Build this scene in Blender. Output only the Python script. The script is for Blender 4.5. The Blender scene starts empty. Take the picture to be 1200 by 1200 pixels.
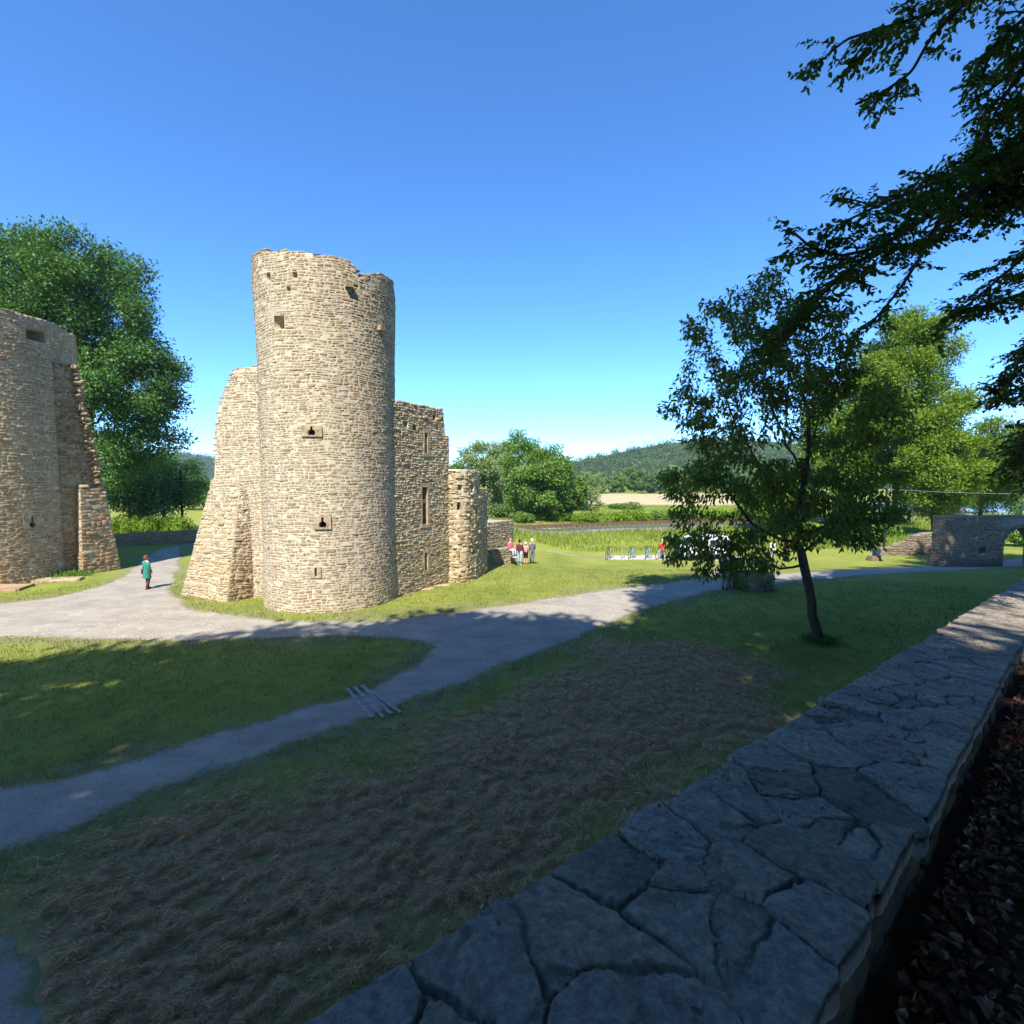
import bpy, bmesh, math, random
import numpy as np
from mathutils import Vector, Matrix
from mathutils.geometry import delaunay_2d_cdt

random.seed(7)
rng = np.random.default_rng(11)
SC = bpy.context.scene
USE_HAZE = True
COL = SC.collection
PI = math.pi

# ------------------------------------------------------------------ camera maths
H = 5.5
TILT = math.radians(3.81)
CT, ST = math.cos(TILT), math.sin(TILT)

def ray(px, py):
    a = (px - 600) / 600.0; b = (600 - py) / 600.0
    return np.array([a, CT + b * ST, -ST + b * CT])

def sstep(a, b, x):
    t = np.clip((np.asarray(x, float) - a) / (b - a), 0, 1)
    return t * t * (3 - 2 * t)

def gz(x, y):
    x = np.asarray(x, float); y = np.asarray(y, float)
    f = np.maximum(sstep(-6, 6, x), sstep(46, 70, y))
    z = -1.3 * sstep(27, 42, y) * f
    riv = sstep(70, 92, x) * sstep(100, 112, y) * (1 - sstep(172, 186, y))
    z = z - 3.0 * riv
    z = z + 0.12 * np.sin(x * 0.35 + 1.0) * np.sin(y * 0.41) * sstep(44, 60, y)
    return z

def at(px, py, zoff=0.0):
    d = ray(px, py); z = 0.0
    for _ in range(40):
        t = (H - z) / -d[2]
        z = float(gz(t * d[0], t * d[1])) + zoff
    return np.array([t * d[0], t * d[1], z])

def atY(px, py, Y):
    d = ray(px, py); t = Y / d[1]
    return np.array([t * d[0], Y, H + t * d[2]])

def zat(px, py, Y):
    return atY(px, py, Y)[2]

def project(P):
    P = np.asarray(P, float)
    x = P[:, 0]; y = P[:, 1]; z = P[:, 2] - H
    dep = y * CT - z * ST; up = y * ST + z * CT
    dd = np.where(np.abs(dep) < 1e-6, 1e-6, dep)
    return 600 + 600 * x / dd, 600 - 600 * up / dd, dep

def in_frame(P, m=10):
    px, py, d = project(P)
    return (d > 0.1) & (px > -m) & (px < 1200 + m) & (py > -m) & (py < 1200 + m)

# ------------------------------------------------------------------ mesh helpers
def link(o, parent=None):
    COL.objects.link(o)
    if parent is not None:
        o.parent = parent
    return o

def mesh_obj(name, V, faces, mats, parent=None, fmat=None, smooth=False):
    """faces: list of integer arrays (n,k)"""
    V = np.asarray(V, np.float32)
    me = bpy.data.meshes.new(name)
    if not isinstance(faces, list):
        faces = [faces]
    faces = [np.asarray(f, np.int32) for f in faces if len(f)]
    nl = sum(f.size for f in faces); nf = sum(len(f) for f in faces)
    me.vertices.add(len(V)); me.vertices.foreach_set('co', V.ravel())
    me.loops.add(nl); me.polygons.add(nf)
    lv = np.concatenate([f.ravel() for f in faces])
    tot = np.concatenate([np.full(len(f), f.shape[1], np.int32) for f in faces])
    st = np.concatenate([[0], np.cumsum(tot)[:-1]]).astype(np.int32)
    me.loops.foreach_set('vertex_index', lv)
    me.polygons.foreach_set('loop_start', st)
    me.polygons.foreach_set('loop_total', tot)
    if not isinstance(mats, (list, tuple)):
        mats = [mats]
    for m in mats:
        me.materials.append(m)
    if fmat is not None:
        me.polygons.foreach_set('material_index', np.asarray(fmat, np.int32))
    if smooth:
        me.polygons.foreach_set('use_smooth', np.ones(nf, bool))
    me.update(calc_edges=True)
    me.validate()
    return link(bpy.data.objects.new(name, me), parent)

class MB:
    """collects shapes, builds ONE mesh"""
    def __init__(s):
        s.V = []; s.F = []; s.M = []; s.n = 0
    def add(s, V, F, m=0):
        V = np.asarray(V, float)
        s.V.append(V)
        for f in F:
            s.F.append([i + s.n for i in f]); s.M.append(m)
        s.n += len(V)
    def box(s, c, size, rz=0.0, m=0, bev=0.0, rx=0.0, ry=0.0):
        bm = bmesh.new(); bmesh.ops.create_cube(bm, size=1.0)
        for v in bm.verts:
            v.co = Vector((v.co.x * size[0], v.co.y * size[1], v.co.z * size[2]))
        if bev > 0:
            bmesh.ops.bevel(bm, geom=bm.edges[:], offset=bev, segments=2, affect='EDGES', profile=0.6)
        R = Matrix.Rotation(rz, 3, 'Z') @ Matrix.Rotation(ry, 3, 'Y') @ Matrix.Rotation(rx, 3, 'X')
        bm.verts.ensure_lookup_table()
        V = [np.array(R @ v.co) + np.array(c) for v in bm.verts]
        F = [[v.index for v in f.verts] for f in bm.faces]
        bm.free(); s.add(V, F, m)
    def tube(s, pts, rad, n=8, m=0, caps=True, flat=1.0):
        pts = [np.asarray(p, float) for p in pts]
        if np.isscalar(rad):
            rad = [rad] * len(pts)
        V = []; F = []
        ref = None
        for i, p in enumerate(pts):
            d = pts[min(i + 1, len(pts) - 1)] - pts[max(i - 1, 0)]
            d = d / (np.linalg.norm(d) + 1e-9)
            if ref is None:
                ref = np.array([0, 0, 1.0]) if abs(d[2]) < 0.9 else np.array([1.0, 0, 0])
            a = np.cross(d, ref); a /= np.linalg.norm(a) + 1e-9
            b = np.cross(a, d); ref = b
            for k in range(n):
                t = 2 * PI * k / n
                V.append(p + rad[i] * (math.cos(t) * a + flat * math.sin(t) * b))
        for i in range(len(pts) - 1):
            for k in range(n):
                k2 = (k + 1) % n
                F.append([i * n + k, i * n + k2, (i + 1) * n + k2, (i + 1) * n + k])
        if caps:
            F.append(list(range(n))[::-1]); F.append([(len(pts) - 1) * n + k for k in range(n)])
        s.add(V, F, m)
    def loft(s, rings, n=14, m=0, caps=True, M=None):
        """rings: (cx,cy,z,rx,ry)"""
        V = []; F = []
        for (cx, cy, z, rx, ry) in rings:
            for k in range(n):
                t = 2 * PI * k / n
                V.append((cx + rx * math.cos(t), cy + ry * math.sin(t), z))
        for i in range(len(rings) - 1):
            for k in range(n):
                k2 = (k + 1) % n
                F.append([i * n + k, i * n + k2, (i + 1) * n + k2, (i + 1) * n + k])
        if caps:
            F.append(list(range(n))[::-1]); F.append([(len(rings) - 1) * n + k for k in range(n)])
        s.add(V, F, m)
    def ball(s, c, r, m=0, seg=12, ring=8):
        if np.isscalar(r): r = (r, r, r)
        V = []; F = []
        for i in range(ring + 1):
            ph = PI * i / ring
            for k in range(seg):
                t = 2 * PI * k / seg
                V.append((c[0] + r[0] * math.sin(ph) * math.cos(t), c[1] + r[1] * math.sin(ph) * math.sin(t), c[2] - r[2] * math.cos(ph)))
        for i in range(ring):
            for k in range(seg):
                k2 = (k + 1) % seg
                F.append([i * seg + k, i * seg + k2, (i + 1) * seg + k2, (i + 1) * seg + k])
        s.add(V, F, m)
    def torus(s, c, R, r, axis_rz=0.0, n=28, k=8, m=0):
        pts = []
        V = []; F = []
        ca, sa = math.cos(axis_rz), math.sin(axis_rz)
        for i in range(n):
            a = 2 * PI * i / n
            for j in range(k):
                b = 2 * PI * j / k
                rr = R + r * math.cos(b)
                x, y, z = rr * math.cos(a), r * math.sin(b), rr * math.sin(a)
                V.append((c[0] + x * ca - y * sa, c[1] + x * sa + y * ca, c[2] + z))
        for i in range(n):
            for j in range(k):
                i2, j2 = (i + 1) % n, (j + 1) % k
                F.append([i * k + j, i2 * k + j, i2 * k + j2, i * k + j2])
        s.add(V, F, m)
    def build(s, name, mats, parent=None, smooth=False):
        me = bpy.data.meshes.new(name)
        V = np.concatenate(s.V)
        me.from_pydata(V.tolist(), [], s.F)
        for mt in (mats if isinstance(mats, (list, tuple)) else [mats]):
            me.materials.append(mt)
        me.polygons.foreach_set('material_index', np.asarray(s.M, np.int32))
        if smooth:
            me.polygons.foreach_set('use_smooth', np.ones(len(s.F), bool))
        bm = bmesh.new(); bm.from_mesh(me)
        bmesh.ops.recalc_face_normals(bm, faces=bm.faces[:]); bm.to_mesh(me); bm.free()
        me.update()
        return link(bpy.data.objects.new(name, me), parent)

def tag(o, label=None, cat=None, group=None, kind=None):
    if label: o['label'] = label
    if cat: o['category'] = cat
    if group: o['group'] = group
    if kind: o['kind'] = kind
    return o

def empty(name, loc, rz=0.0):
    o = bpy.data.objects.new(name, None); o.empty_display_size = 0.3
    o.location = Vector([float(v) for v in loc]); o.rotation_euler = (0, 0, rz)
    return link(o)

def copy_tree(o, parent=None):
    c = o.copy(); COL.objects.link(c)
    if parent is not None: c.parent = parent
    for ch in list(o.children):
        copy_tree(ch, c)
    return c

# ------------------------------------------------------------------ materials
class NT:
    def __init__(s, name):
        s.m = bpy.data.materials.new(name); s.m.use_nodes = True
        s.t = s.m.node_tree; s.t.nodes.clear()
        s.out = s.n('ShaderNodeOutputMaterial')
        s.co = s.n('ShaderNodeTexCoord')
    def n(s, typ, **kw):
        nd = s.t.nodes.new(typ)
        for k, v in kw.items():
            setattr(nd, k, v)
        return nd
    def l(s, a, b): s.t.links.new(a, b)
    def noise(s, scale, detail=4, rough=0.6, vec=None, dist=0.0):
        nd = s.n('ShaderNodeTexNoise'); nd.inputs['Scale'].default_value = scale
        nd.inputs['Detail'].default_value = detail; nd.inputs['Roughness'].default_value = rough
        nd.inputs['Distortion'].default_value = dist
        s.l(vec if vec is not None else s.co.outputs['Object'], nd.inputs['Vector'])
        return nd.outputs['Fac']
    def mapping(s, scale, vec=None):
        nd = s.n('ShaderNodeMapping'); nd.inputs['Scale'].default_value = scale
        s.l(vec if vec is not None else s.co.outputs['Object'], nd.inputs['Vector'])
        return nd.outputs['Vector']
    def ramp(s, fac, stops):
        nd = s.n('ShaderNodeValToRGB'); e = nd.color_ramp.elements
        while len(e) > 1: e.remove(e[-1])
        for i, (p, c) in enumerate(stops):
            el = e[0] if i == 0 else e.new(p)
            el.position = p; el.color = (*c, 1)
        s.l(fac, nd.inputs['Fac']); return nd.outputs['Color']
    def mix(s, fac, a, b, typ='MIX'):
        nd = s.n('ShaderNodeMix', data_type='RGBA', blend_type=typ)
        if isinstance(fac, (int, float)): nd.inputs[0].default_value = fac
        else: s.l(fac, nd.inputs[0])
        for v, i in ((a, 6), (b, 7)):
            if isinstance(v, tuple): nd.inputs[i].default_value = (*v, 1)
            else: s.l(v, nd.inputs[i])
        return nd.outputs[2]
    def math(s, op, a, b=0.0, c=None, clamp=False):
        nd = s.n('ShaderNodeMath', operation=op, use_clamp=clamp)
        for v, i in ((a, 0), (b, 1), (c, 2)):
            if v is None: continue
            if isinstance(v, (int, float)): nd.inputs[i].default_value = v
            else: s.l(v, nd.inputs[i])
        return nd.outputs[0]
    def bump(s, h, strength=0.5, dist=0.02, normal=None):
        nd = s.n('ShaderNodeBump'); nd.inputs['Strength'].default_value = strength
        nd.inputs['Distance'].default_value = dist; s.l(h, nd.inputs['Height'])
        if normal is not None: s.l(normal, nd.inputs['Normal'])
        return nd.outputs['Normal']
    def principled(s, col, rough=0.9, spec=0.2, normal=None, metal=0.0):
        nd = s.n('ShaderNodeBsdfPrincipled')
        if isinstance(col, tuple): nd.inputs['Base Color'].default_value = (*col, 1)
        else: s.l(col, nd.inputs['Base Color'])
        if isinstance(rough, (int, float)): nd.inputs['Roughness'].default_value = rough
        else: s.l(rough, nd.inputs['Roughness'])
        nd.inputs['Specular IOR Level'].default_value = spec
        nd.inputs['Metallic'].default_value = metal
        if normal is not None: s.l(normal, nd.inputs['Normal'])
        return nd.outputs['BSDF']
    def done(s, sh):
        s.l(sh, s.out.inputs['Surface']); return s.m

def island(t):
    return t.n('ShaderNodeNewGeometry').outputs['Random Per Island']

def m_plain(name, col, rough=0.7, spec=0.3, var=0.15, scale=6.0, metal=0.0):
    t = NT(name); f = t.noise(scale, 5)
    c = t.ramp(f, [(0.3, tuple(v * (1 - var) for v in col)), (0.7, tuple(min(1, v * (1 + var)) for v in col))])
    return t.done(t.principled(c, rough, spec, t.bump(t.noise(scale * 6, 4), 0.2, 0.005), metal))

def m_stone(name, cols, stain=(0.12, 0.10, 0.07), stain_amt=0.35, base_amt=.5):
    t = NT(name)
    k = len(cols)
    c = t.ramp(island(t), [(i / (k - 1), cols[i]) for i in range(k)])
    g = t.noise(9.0, 6, 0.65)
    c = t.mix(t.math('MULTIPLY', g, 0.55), c, t.mix(1.0, c, (0.55, 0.5, 0.42), 'MULTIPLY'))
    big = t.ramp(t.noise(0.35, 5, 0.6), [(0.45, (0, 0, 0)), (0.72, (1, 1, 1))])
    c = t.mix(t.math('MULTIPLY', big, stain_amt), c, t.mix(0.65, c, stain))
    sx = t.n('ShaderNodeSeparateXYZ'); t.l(t.co.outputs['Object'], sx.inputs[0])
    zz = t.math('ADD', sx.outputs['Z'], t.math('MULTIPLY', t.math('SUBTRACT', t.noise(.8, 4), .5), 5.0))
    low = t.ramp(t.math('DIVIDE', zz, 15.0), [(.0, (1, 1, 1)), (.33, (0, 0, 0)), (.78, (0, 0, 0)), (.95, (.55,) * 3)])
    c = t.mix(t.math('MULTIPLY', low, base_amt), c, t.mix(1.0, c, (.86, .70, .52), 'MULTIPLY'))
    h = t.math('ADD', t.noise(14, 5), t.math('MULTIPLY', t.noise(50, 3), 0.4))
    return t.done(t.principled(c, 0.92, 0.15, t.bump(h, 0.55, 0.02)))

def m_mortar(name, col):
    t = NT(name)
    c = t.ramp(t.noise(2.2, 6, 0.65), [(0.3, tuple(v * 0.72 for v in col)), (0.65, col)])
    return t.done(t.principled(c, 0.95, 0.1, t.bump(t.noise(25, 5), 0.6, 0.02)))

def m_leaf(name, c0, c1, c2, trans=0.35, rough=0.5, clump=0.6):
    t = NT(name)
    r = island(t)
    c = t.ramp(r, [(0.0, c0), (0.55, c1), (1.0, c2)])
    n = t.noise(clump, 3)
    c = t.mix(t.ramp(n, [(0.35, (0, 0, 0)), (0.7, (0.55,) * 3)]), c, c0)
    p = t.principled(c, rough, 0.25)
    tr = t.n('ShaderNodeBsdfTranslucent')
    t.l(t.mix(1.0, c, (1.0, 1.0, 0.45), 'MULTIPLY'), tr.inputs['Color'])
    mx = t.n('ShaderNodeMixShader'); mx.inputs[0].default_value = trans
    t.l(p, mx.inputs[1]); t.l(tr.outputs[0], mx.inputs[2])
    return t.done(mx.outputs[0])

def m_bark(name, c0, c1):
    t = NT(name)
    v = t.mapping((7, 7, 1.2))
    f = t.noise(2.0, 7, 0.7, v)
    c = t.ramp(f, [(0.3, c0), (0.7, c1)])
    return t.done(t.principled(c, 0.95, 0.1, t.bump(f, 0.9, 0.05)))

M = {}
M['stone_main'] = m_stone('tower_stone', [(0.304, 0.228, 0.141), (0.396, 0.318, 0.213), (0.331, 0.261, 0.178), (0.441, 0.365, 0.261), (0.369, 0.270, 0.162), (0.414, 0.341, 0.245), (0.276, 0.199, 0.125)])
M['mortar_main'] = m_mortar('tower_mortar', (.57, .495, .36))
M['stone_left'] = m_stone('brown_stone', [(.31, .215, .12), (.40, .295, .175), (.35, .25, .15), (.45, .35, .22), (.38, .25, .13), (.42, .32, .20)], stain_amt=0.35)
M['mortar_left'] = m_mortar('brown_mortar', (.56, .47, .33))
M['rubble_core'] = m_mortar('rubble_core', (.42, .34, .225))
M['stone_shade_dirt'] = m_stone('shade_dirt_stone', [(.055, .045, .03), (.085, .07, .045), (.065, .055, .035), (.10, .08, .05)], stain=(.03, .03, .012), stain_amt=.5)  # dark brown carries the deep shade on the terrace face as well as dirt
M['rubble_dark'] = m_mortar('dark_joint', (.05, .042, .028))
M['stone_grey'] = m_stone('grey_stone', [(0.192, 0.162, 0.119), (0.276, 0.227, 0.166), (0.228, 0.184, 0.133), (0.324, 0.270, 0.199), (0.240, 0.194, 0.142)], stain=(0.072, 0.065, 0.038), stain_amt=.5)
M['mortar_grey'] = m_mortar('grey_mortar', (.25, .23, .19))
M['stone_light'] = m_stone('light_stone', [(0.365, 0.283, 0.173), (0.474, 0.392, 0.264), (0.420, 0.329, 0.200), (0.511, 0.438, 0.310), (0.392, 0.301, 0.164)], stain_amt=.2)
M['mortar_light'] = m_mortar('light_mortar', (.56, .49, .34))
M['dressed'] = m_plain('dressed_sandstone', (.36, .275, .175), .9, .1, .45, 4)
M['bark'] = m_bark('bark', (.035, .028, .02), (.11, .09, .065))
M['bark_pale'] = m_bark('pale_bark', (.07, .06, .045), (.2, .18, .14))
M['metal'] = m_plain('galvanised_steel', (.5, .5, .5), .4, .5, .1, 9, .6)
M['rail'] = m_plain('rusty_rail', (.14, .075, .05), .8, .3, .25, 3)
M['rubber'] = m_plain('black_rubber', (.02, .02, .02), .8, .2, .1, 9)
M['wood'] = m_plain('weathered_wood', (.17, .13, .09), .9, .1, .3, 5)
M['creosote'] = m_plain('dark_pole_wood', (.035, .03, .025), .9, .1, .3, 5)
M['concrete'] = m_plain('pale_concrete', (.55, .52, .46), .9, .1, .15, 2)
M['white_paint'] = m_plain('white_paint', (.78, .78, .76), .35, .5, .04, 2)
M['window_glass'] = m_plain('dark_glass', (.03, .04, .05), .08, .6, .1, 2)
M['skin'] = m_plain('skin', (.52, .33, .24), .55, .3, .06, 9)

# ------------------------------------------------------------------ masonry
class Track:
    """wall plan: polyline left to right as seen from outside; u = length along it, v = height"""
    def __init__(s, pts, smooth=False, batter=0.0, zfun=None):
        p = np.asarray(pts, float)
        seg = np.linalg.norm(np.diff(p, axis=0), axis=1)
        s.u = np.concatenate([[0], np.cumsum(seg)]); s.p = p; s.L = s.u[-1]
        t = np.diff(p, axis=0) / seg[:, None]
        tn = np.vstack([t[:1], (t[:-1] + t[1:]) / 2, t[-1:]])
        tn /= np.linalg.norm(tn, axis=1)[:, None]
        s.nv = np.stack([tn[:, 1], -tn[:, 0]], 1)
        s.batter = batter
    def __call__(s, u, v, d):
        u = np.asarray(u, float); v = np.asarray(v, float); d = np.asarray(d, float)
        x = np.interp(u, s.u, s.p[:, 0]); y = np.interp(u, s.u, s.p[:, 1])
        # extrapolate slightly past the ends
        t0 = s.p[1] - s.p[0]; t0 = t0 / np.linalg.norm(t0); t1 = s.p[-1] - s.p[-2]; t1 = t1 / np.linalg.norm(t1)
        lo = np.minimum(u, 0); hi = np.maximum(u - s.L, 0)
        x = x + lo * t0[0] + hi * t1[0]; y = y + lo * t0[1] + hi * t1[1]
        nx = np.interp(u, s.u, s.nv[:, 0]); ny = np.interp(u, s.u, s.nv[:, 1])
        dd = d - s.batter * v
        return np.stack([x + nx * dd, y + ny * dd, v], -1)

def circle_track(C, R, a0, a1, n=160, batter=0.0):
    """angles measured so that 0 faces -Y (towards camera); positive to the right"""
    a = np.linspace(a0, a1, n)
    return Track(np.stack([C[0] + R * np.sin(a), C[1] - R * np.cos(a)], 1), batter=batter)

def masonry(name, tr, u0, u1, v0, top, mats, parent, holes=(), chole=None, thick=0.8, seed=1,
            ch=(0.07, 0.2), cw=(0.16, 0.55), left=None, right=None, proud=(0.0, 0.045), rough=1.0, du=0.25, joint=0.013, recess=0.8, ends=True):
    """real stones set in a mortar core, as one mesh. top(u): height profile; holes: openings in stone facing (u0,u1,v0,v1); chole: openings in the core"""
    r = np.random.default_rng(seed)
    chole = holes if chole is None else chole
    us = np.linspace(u0, u1, 400); vmax = max(float(top(x)) for x in us)
    S = []
    v = v0
    while v < vmax + 0.05:
        h = r.uniform(*ch) * (1.25 if r.random() < 0.12 else 1.0)
        a0 = u0 + (left(v + h / 2) if left else 0.0); a1 = u1 + (right(v + h / 2) if right else 0.0)
        iv = [(a0, a1)]
        for (b0, b1, c0, c1) in holes:
            if v + h * 0.75 > c0 and v + h * 0.25 < c1:
                nx = []
                for (p, q) in iv:
                    if b1 <= p or b0 >= q: nx.append((p, q)); continue
                    if b0 > p: nx.append((p, b0))
                    if b1 < q: nx.append((b1, q))
                iv = nx
        for (p, q) in iv:
            x = p
            while x < q - 0.02:
                w = min(cw[0] + (cw[1] - cw[0]) * r.random() ** 1.6, q - x)
                if q - x - w < 0.1: w = q - x
                cx = x + w / 2; tz = float(top(cx))
                if v + h * 0.35 < tz:
                    near = v + h > tz - 0.3
                    if h > 0.12 and r.random() < 0.28:
                        k = r.uniform(.35, .65)
                        S.append((cx, v + h * k / 2, w / 2, h * k / 2, near)); S.append((cx, v + h * (1 + k) / 2, w / 2, h * (1 - k) / 2, near))
                    else:
                        S.append((cx, v + h / 2, w / 2, h / 2, near))
                x += w
        v += h
    S = np.array(S); n = len(S)
    base = np.array([(-1, -.55), (-.72, -1), (.72, -1), (1, -.55), (1, .55), (.72, 1), (-.72, 1), (-1, .55)])
    hw = np.maximum(S[:, 2] - joint, 0.015); hh = np.maximum(S[:, 3] - joint * 0.9, 0.012)
    out = base[None] * np.stack([hw, hh], 1)[:, None, :]
    out = out + r.normal(0, 1, out.shape) * np.stack([hw * .07 + .004, hh * .13 + .003], 1)[:, None, :] * rough
    ang = r.normal(0, 0.045, n) * rough
    ca, sa = np.cos(ang)[:, None], np.sin(ang)[:, None]
    ox = out[..., 0]; oy = out[..., 1] + ox * sa
    pr = r.uniform(proud[0], proud[1], n) + (r.random(n) < 0.07) * proud[1] * 0.8
    tilt = r.normal(0, 0.05, n) * rough; tv = r.normal(0, .1, n) * rough
    d0 = np.where(S[:, 4] > 0.5, -thick * 0.6, -0.04)
    cu, cv = S[:, 0:1], S[:, 1:2]
    def wob(u, vv):
        return vv + 0.035 * np.sin(u * 1.7 + seed) * np.sin(vv * 0.9 + 1) + 0.02 * np.sin(u * 4.1 + vv * 0.6)
    def ring(sc, d):
        uu = cu + ox * sc; vv = cv + oy * sc
        return tr(uu, wob(uu, vv), d)
    dt = pr[:, None] + tilt[:, None] * ox + tv[:, None] * oy
    R0 = ring(1.0, np.repeat(d0[:, None], 8, 1)); R1 = ring(1.0, dt * 0.45 - 0.004); R2 = ring(0.8, dt + r.normal(0, .004, dt.shape))
    V = np.stack([R0, R1, R2], 1).reshape(-1, 3)
    o = (np.arange(n) * 24)[:, None]
    F = []
    for k in range(8):
        k2 = (k + 1) % 8
        for b in (0, 8):
            F.append(o + np.array([[b + k, b + k2, b + 8 + k2, b + 8 + k]]))
    for q in ((16, 17, 18, 19), (16, 19, 20, 23), (20, 21, 22, 23)):
        F.append(o + np.array([q]))
    F = np.concatenate(F)
    fm = np.zeros(len(F), int)
    # core
    ul = set(np.arange(u0, u1, du).tolist() + [u1]); vl = set(np.arange(v0, vmax, 0.4).tolist() + [vmax])
    for (b0, b1, c0, c1) in chole:
        ul |= {b0, b1}; vl |= {c0, c1}
    ul = np.array(sorted(ul)); vl = np.array(sorted(vl))
    ul = ul[(ul >= u0 - 1e-6) & (ul <= u1 + 1e-6)]
    keep = np.concatenate([[True], np.diff(ul) > 1e-4]); ul = ul[keep]
    CV = []; CF = []
    nu, nvv = len(ul), len(vl)
    tp = np.array([min(float(top(max(u0 + .01, min(u1 - .01, x)))), 1e9) for x in ul])
    def usq(x, vv):
        a = np.array([left(q) if left else 0.0 for q in vv]); b = np.array([right(q) if right else 0.0 for q in vv])
        f = (x - u0) / (u1 - u0)
        return x + a * (1 - f) + b * f
    for d in (-0.006, -thick):
        for i, x in enumerate(ul):
            vv = np.minimum(vl, tp[i] - 0.03)
            uu = usq(x, vv)
            CV.append(tr(uu, wob(uu, vv) if d > -.1 else vv, np.full(nvv, d)))
    CV = np.concatenate(CV)
    N1 = nu * nvv
    for i in range(nu - 1):
        for j in range(nvv - 1):
            if vl[j] >= max(tp[i], tp[i + 1]): continue
            a, b = i * nvv + j, (i + 1) * nvv + j
            um, vm = (ul[i] + ul[i + 1]) / 2, (vl[j] + vl[j + 1]) / 2
            if not any(b0 < um < b1 and c0 < vm < c1 for (b0, b1, c0, c1) in chole):
                CF.append((a, b, b + 1, a + 1))
            CF.append((N1 + a + 1, N1 + b + 1, N1 + b, N1 + a))
        a, b = i * nvv + nvv - 1, (i + 1) * nvv + nvv - 1
        CF.append((a, b, N1 + b, N1 + a))
    if ends:
        for i in (0, nu - 1):
            for j in range(nvv - 1):
                a = i * nvv + j
                CF.append((a, a + 1, N1 + a + 1, N1 + a))
    CV = CV.tolist()
    for (b0, b1, c0, c1) in chole:
        q = []
        for d in (-0.006, -min(recess, thick * 0.96)):
            for (x, y) in ((b0, c0), (b1, c0), (b1, c1), (b0, c1)):
                xx = np.array([x]); yy = np.array([y])
                q.append(tr(xx, wob(xx, yy) if d > -.1 else yy, np.array([d]))[0])
        k = len(CV); CV += [list(p) for p in q]
        for a in range(4):
            b = (a + 1) % 4
            CF.append((k + a, k + b, k + 4 + b, k + 4 + a))
        CF.append((k + 4, k + 5, k + 6, k + 7))
    CF = np.array(CF)
    allV = np.concatenate([V, np.array(CV)]); allF = np.concatenate([F, CF + len(V)])
    fm = np.concatenate([fm, np.ones(len(CF), int)])
    return mesh_obj(name, allV, allF, mats, parent, fm)

def slab(tr, poly, d0, d1, mb, m=0):
    """a dressed stone: polygon in (u,v), between depths d0 and d1"""
    p = np.array(poly, float); n = len(p)
    A = tr(p[:, 0], p[:, 1], np.full(n, d0)); B = tr(p[:, 0], p[:, 1], np.full(n, d1))
    V = np.concatenate([A, B])
    F = [list(range(n, 2 * n))] + [[k, (k + 1) % n, n + (k + 1) % n, n + k] for k in range(n)]
    mb.add(V, F, m)

def loophole(tr, u, v, w, h, parent, slit=0.09, key=True, mat=None):
    """surround block with a slit (and round gun hole); returns (stone hole, core hole)"""
    mb = MB(); s = slit / 2
    zb, zt = v - h * .36, v + h * .40
    k = 0.13 if key else 0.0; kc = v - h * .16
    def half(sgn):
        pts = [(u + sgn * w / 2, v - h / 2), (u + sgn * w / 2 * .96, v + h / 2), (u + sgn * 0.002, v + h / 2), (u + sgn * 0.002, zt), (u + sgn * s, zt)]
        if key:
            pts += [(u + sgn * s, kc + k)]
            for a in np.linspace(60, -60, 6):
                pts.append((u + sgn * (s * .4 + k * math.cos(math.radians(a))), kc + k * math.sin(math.radians(a))))
            pts += [(u + sgn * s, kc - k)]
        pts += [(u + sgn * s, zb), (u + sgn * 0.002, zb), (u + sgn * 0.002, v - h / 2)]
        return pts
    for sg in (-1, 1):
        slab(tr, half(sg), -0.25, 0.016, mb)
    o = mb.build('loophole', mat or M['dressed'], parent)
    return o

def prof(pts):
    xs = [p[0] for p in pts]; ys = [p[1] for p in pts]
    return lambda u: np.interp(u, xs, ys)

# ------------------------------------------------------------------ castle
def hitC(px, py, C, R, a0=-PI):
    d = ray(px, py); dx, dy = d[0], d[1]
    A = dx * dx + dy * dy; B = -2 * (dx * C[0] + dy * C[1]); Cc = C[0] ** 2 + C[1] ** 2 - R * R
    q = max(B * B - 4 * A * Cc, 0.0)
    t = (-B - math.sqrt(q)) / (2 * A)
    x, y = t * dx, t * dy
    a = math.atan2(x - C[0], -(y - C[1]))
    return (a - a0) * R, H + t * d[2]

def hitL(px, py, A, B):
    d = ray(px, py); A = np.array(A, float); B = np.array(B, float)
    e = (B - A) / np.linalg.norm(B - A)
    # t*d.xy = A + u*e
    t, u = np.linalg.solve(np.array([[d[0], -e[0]], [d[1], -e[1]]]), A)
    return u, H + t * d[2]

def rect_from(h0, h1):
    return (min(h0[0], h1[0]), max(h0[0], h1[0]), min(h0[1], h1[1]), max(h0[1], h1[1]))

stonesM = [M['stone_main'], M['mortar_main']]
stonesL = [M['stone_left'], M['mortar_left']]
stonesG = [M['stone_grey'], M['mortar_grey']]
M['stone_weathered'] = m_stone('weathered_stone', [(.27, .23, .16), (.34, .29, .21), (.30, .255, .18), (.38, .33, .245)], stain_amt=.35)
M['mortar_weathered'] = m_mortar('weathered_mortar', (.42, .37, .28))
stonesW = [M['stone_weathered'], M['mortar_weathered']]
stonesB = [M['stone_light'], M['mortar_light']]

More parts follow.
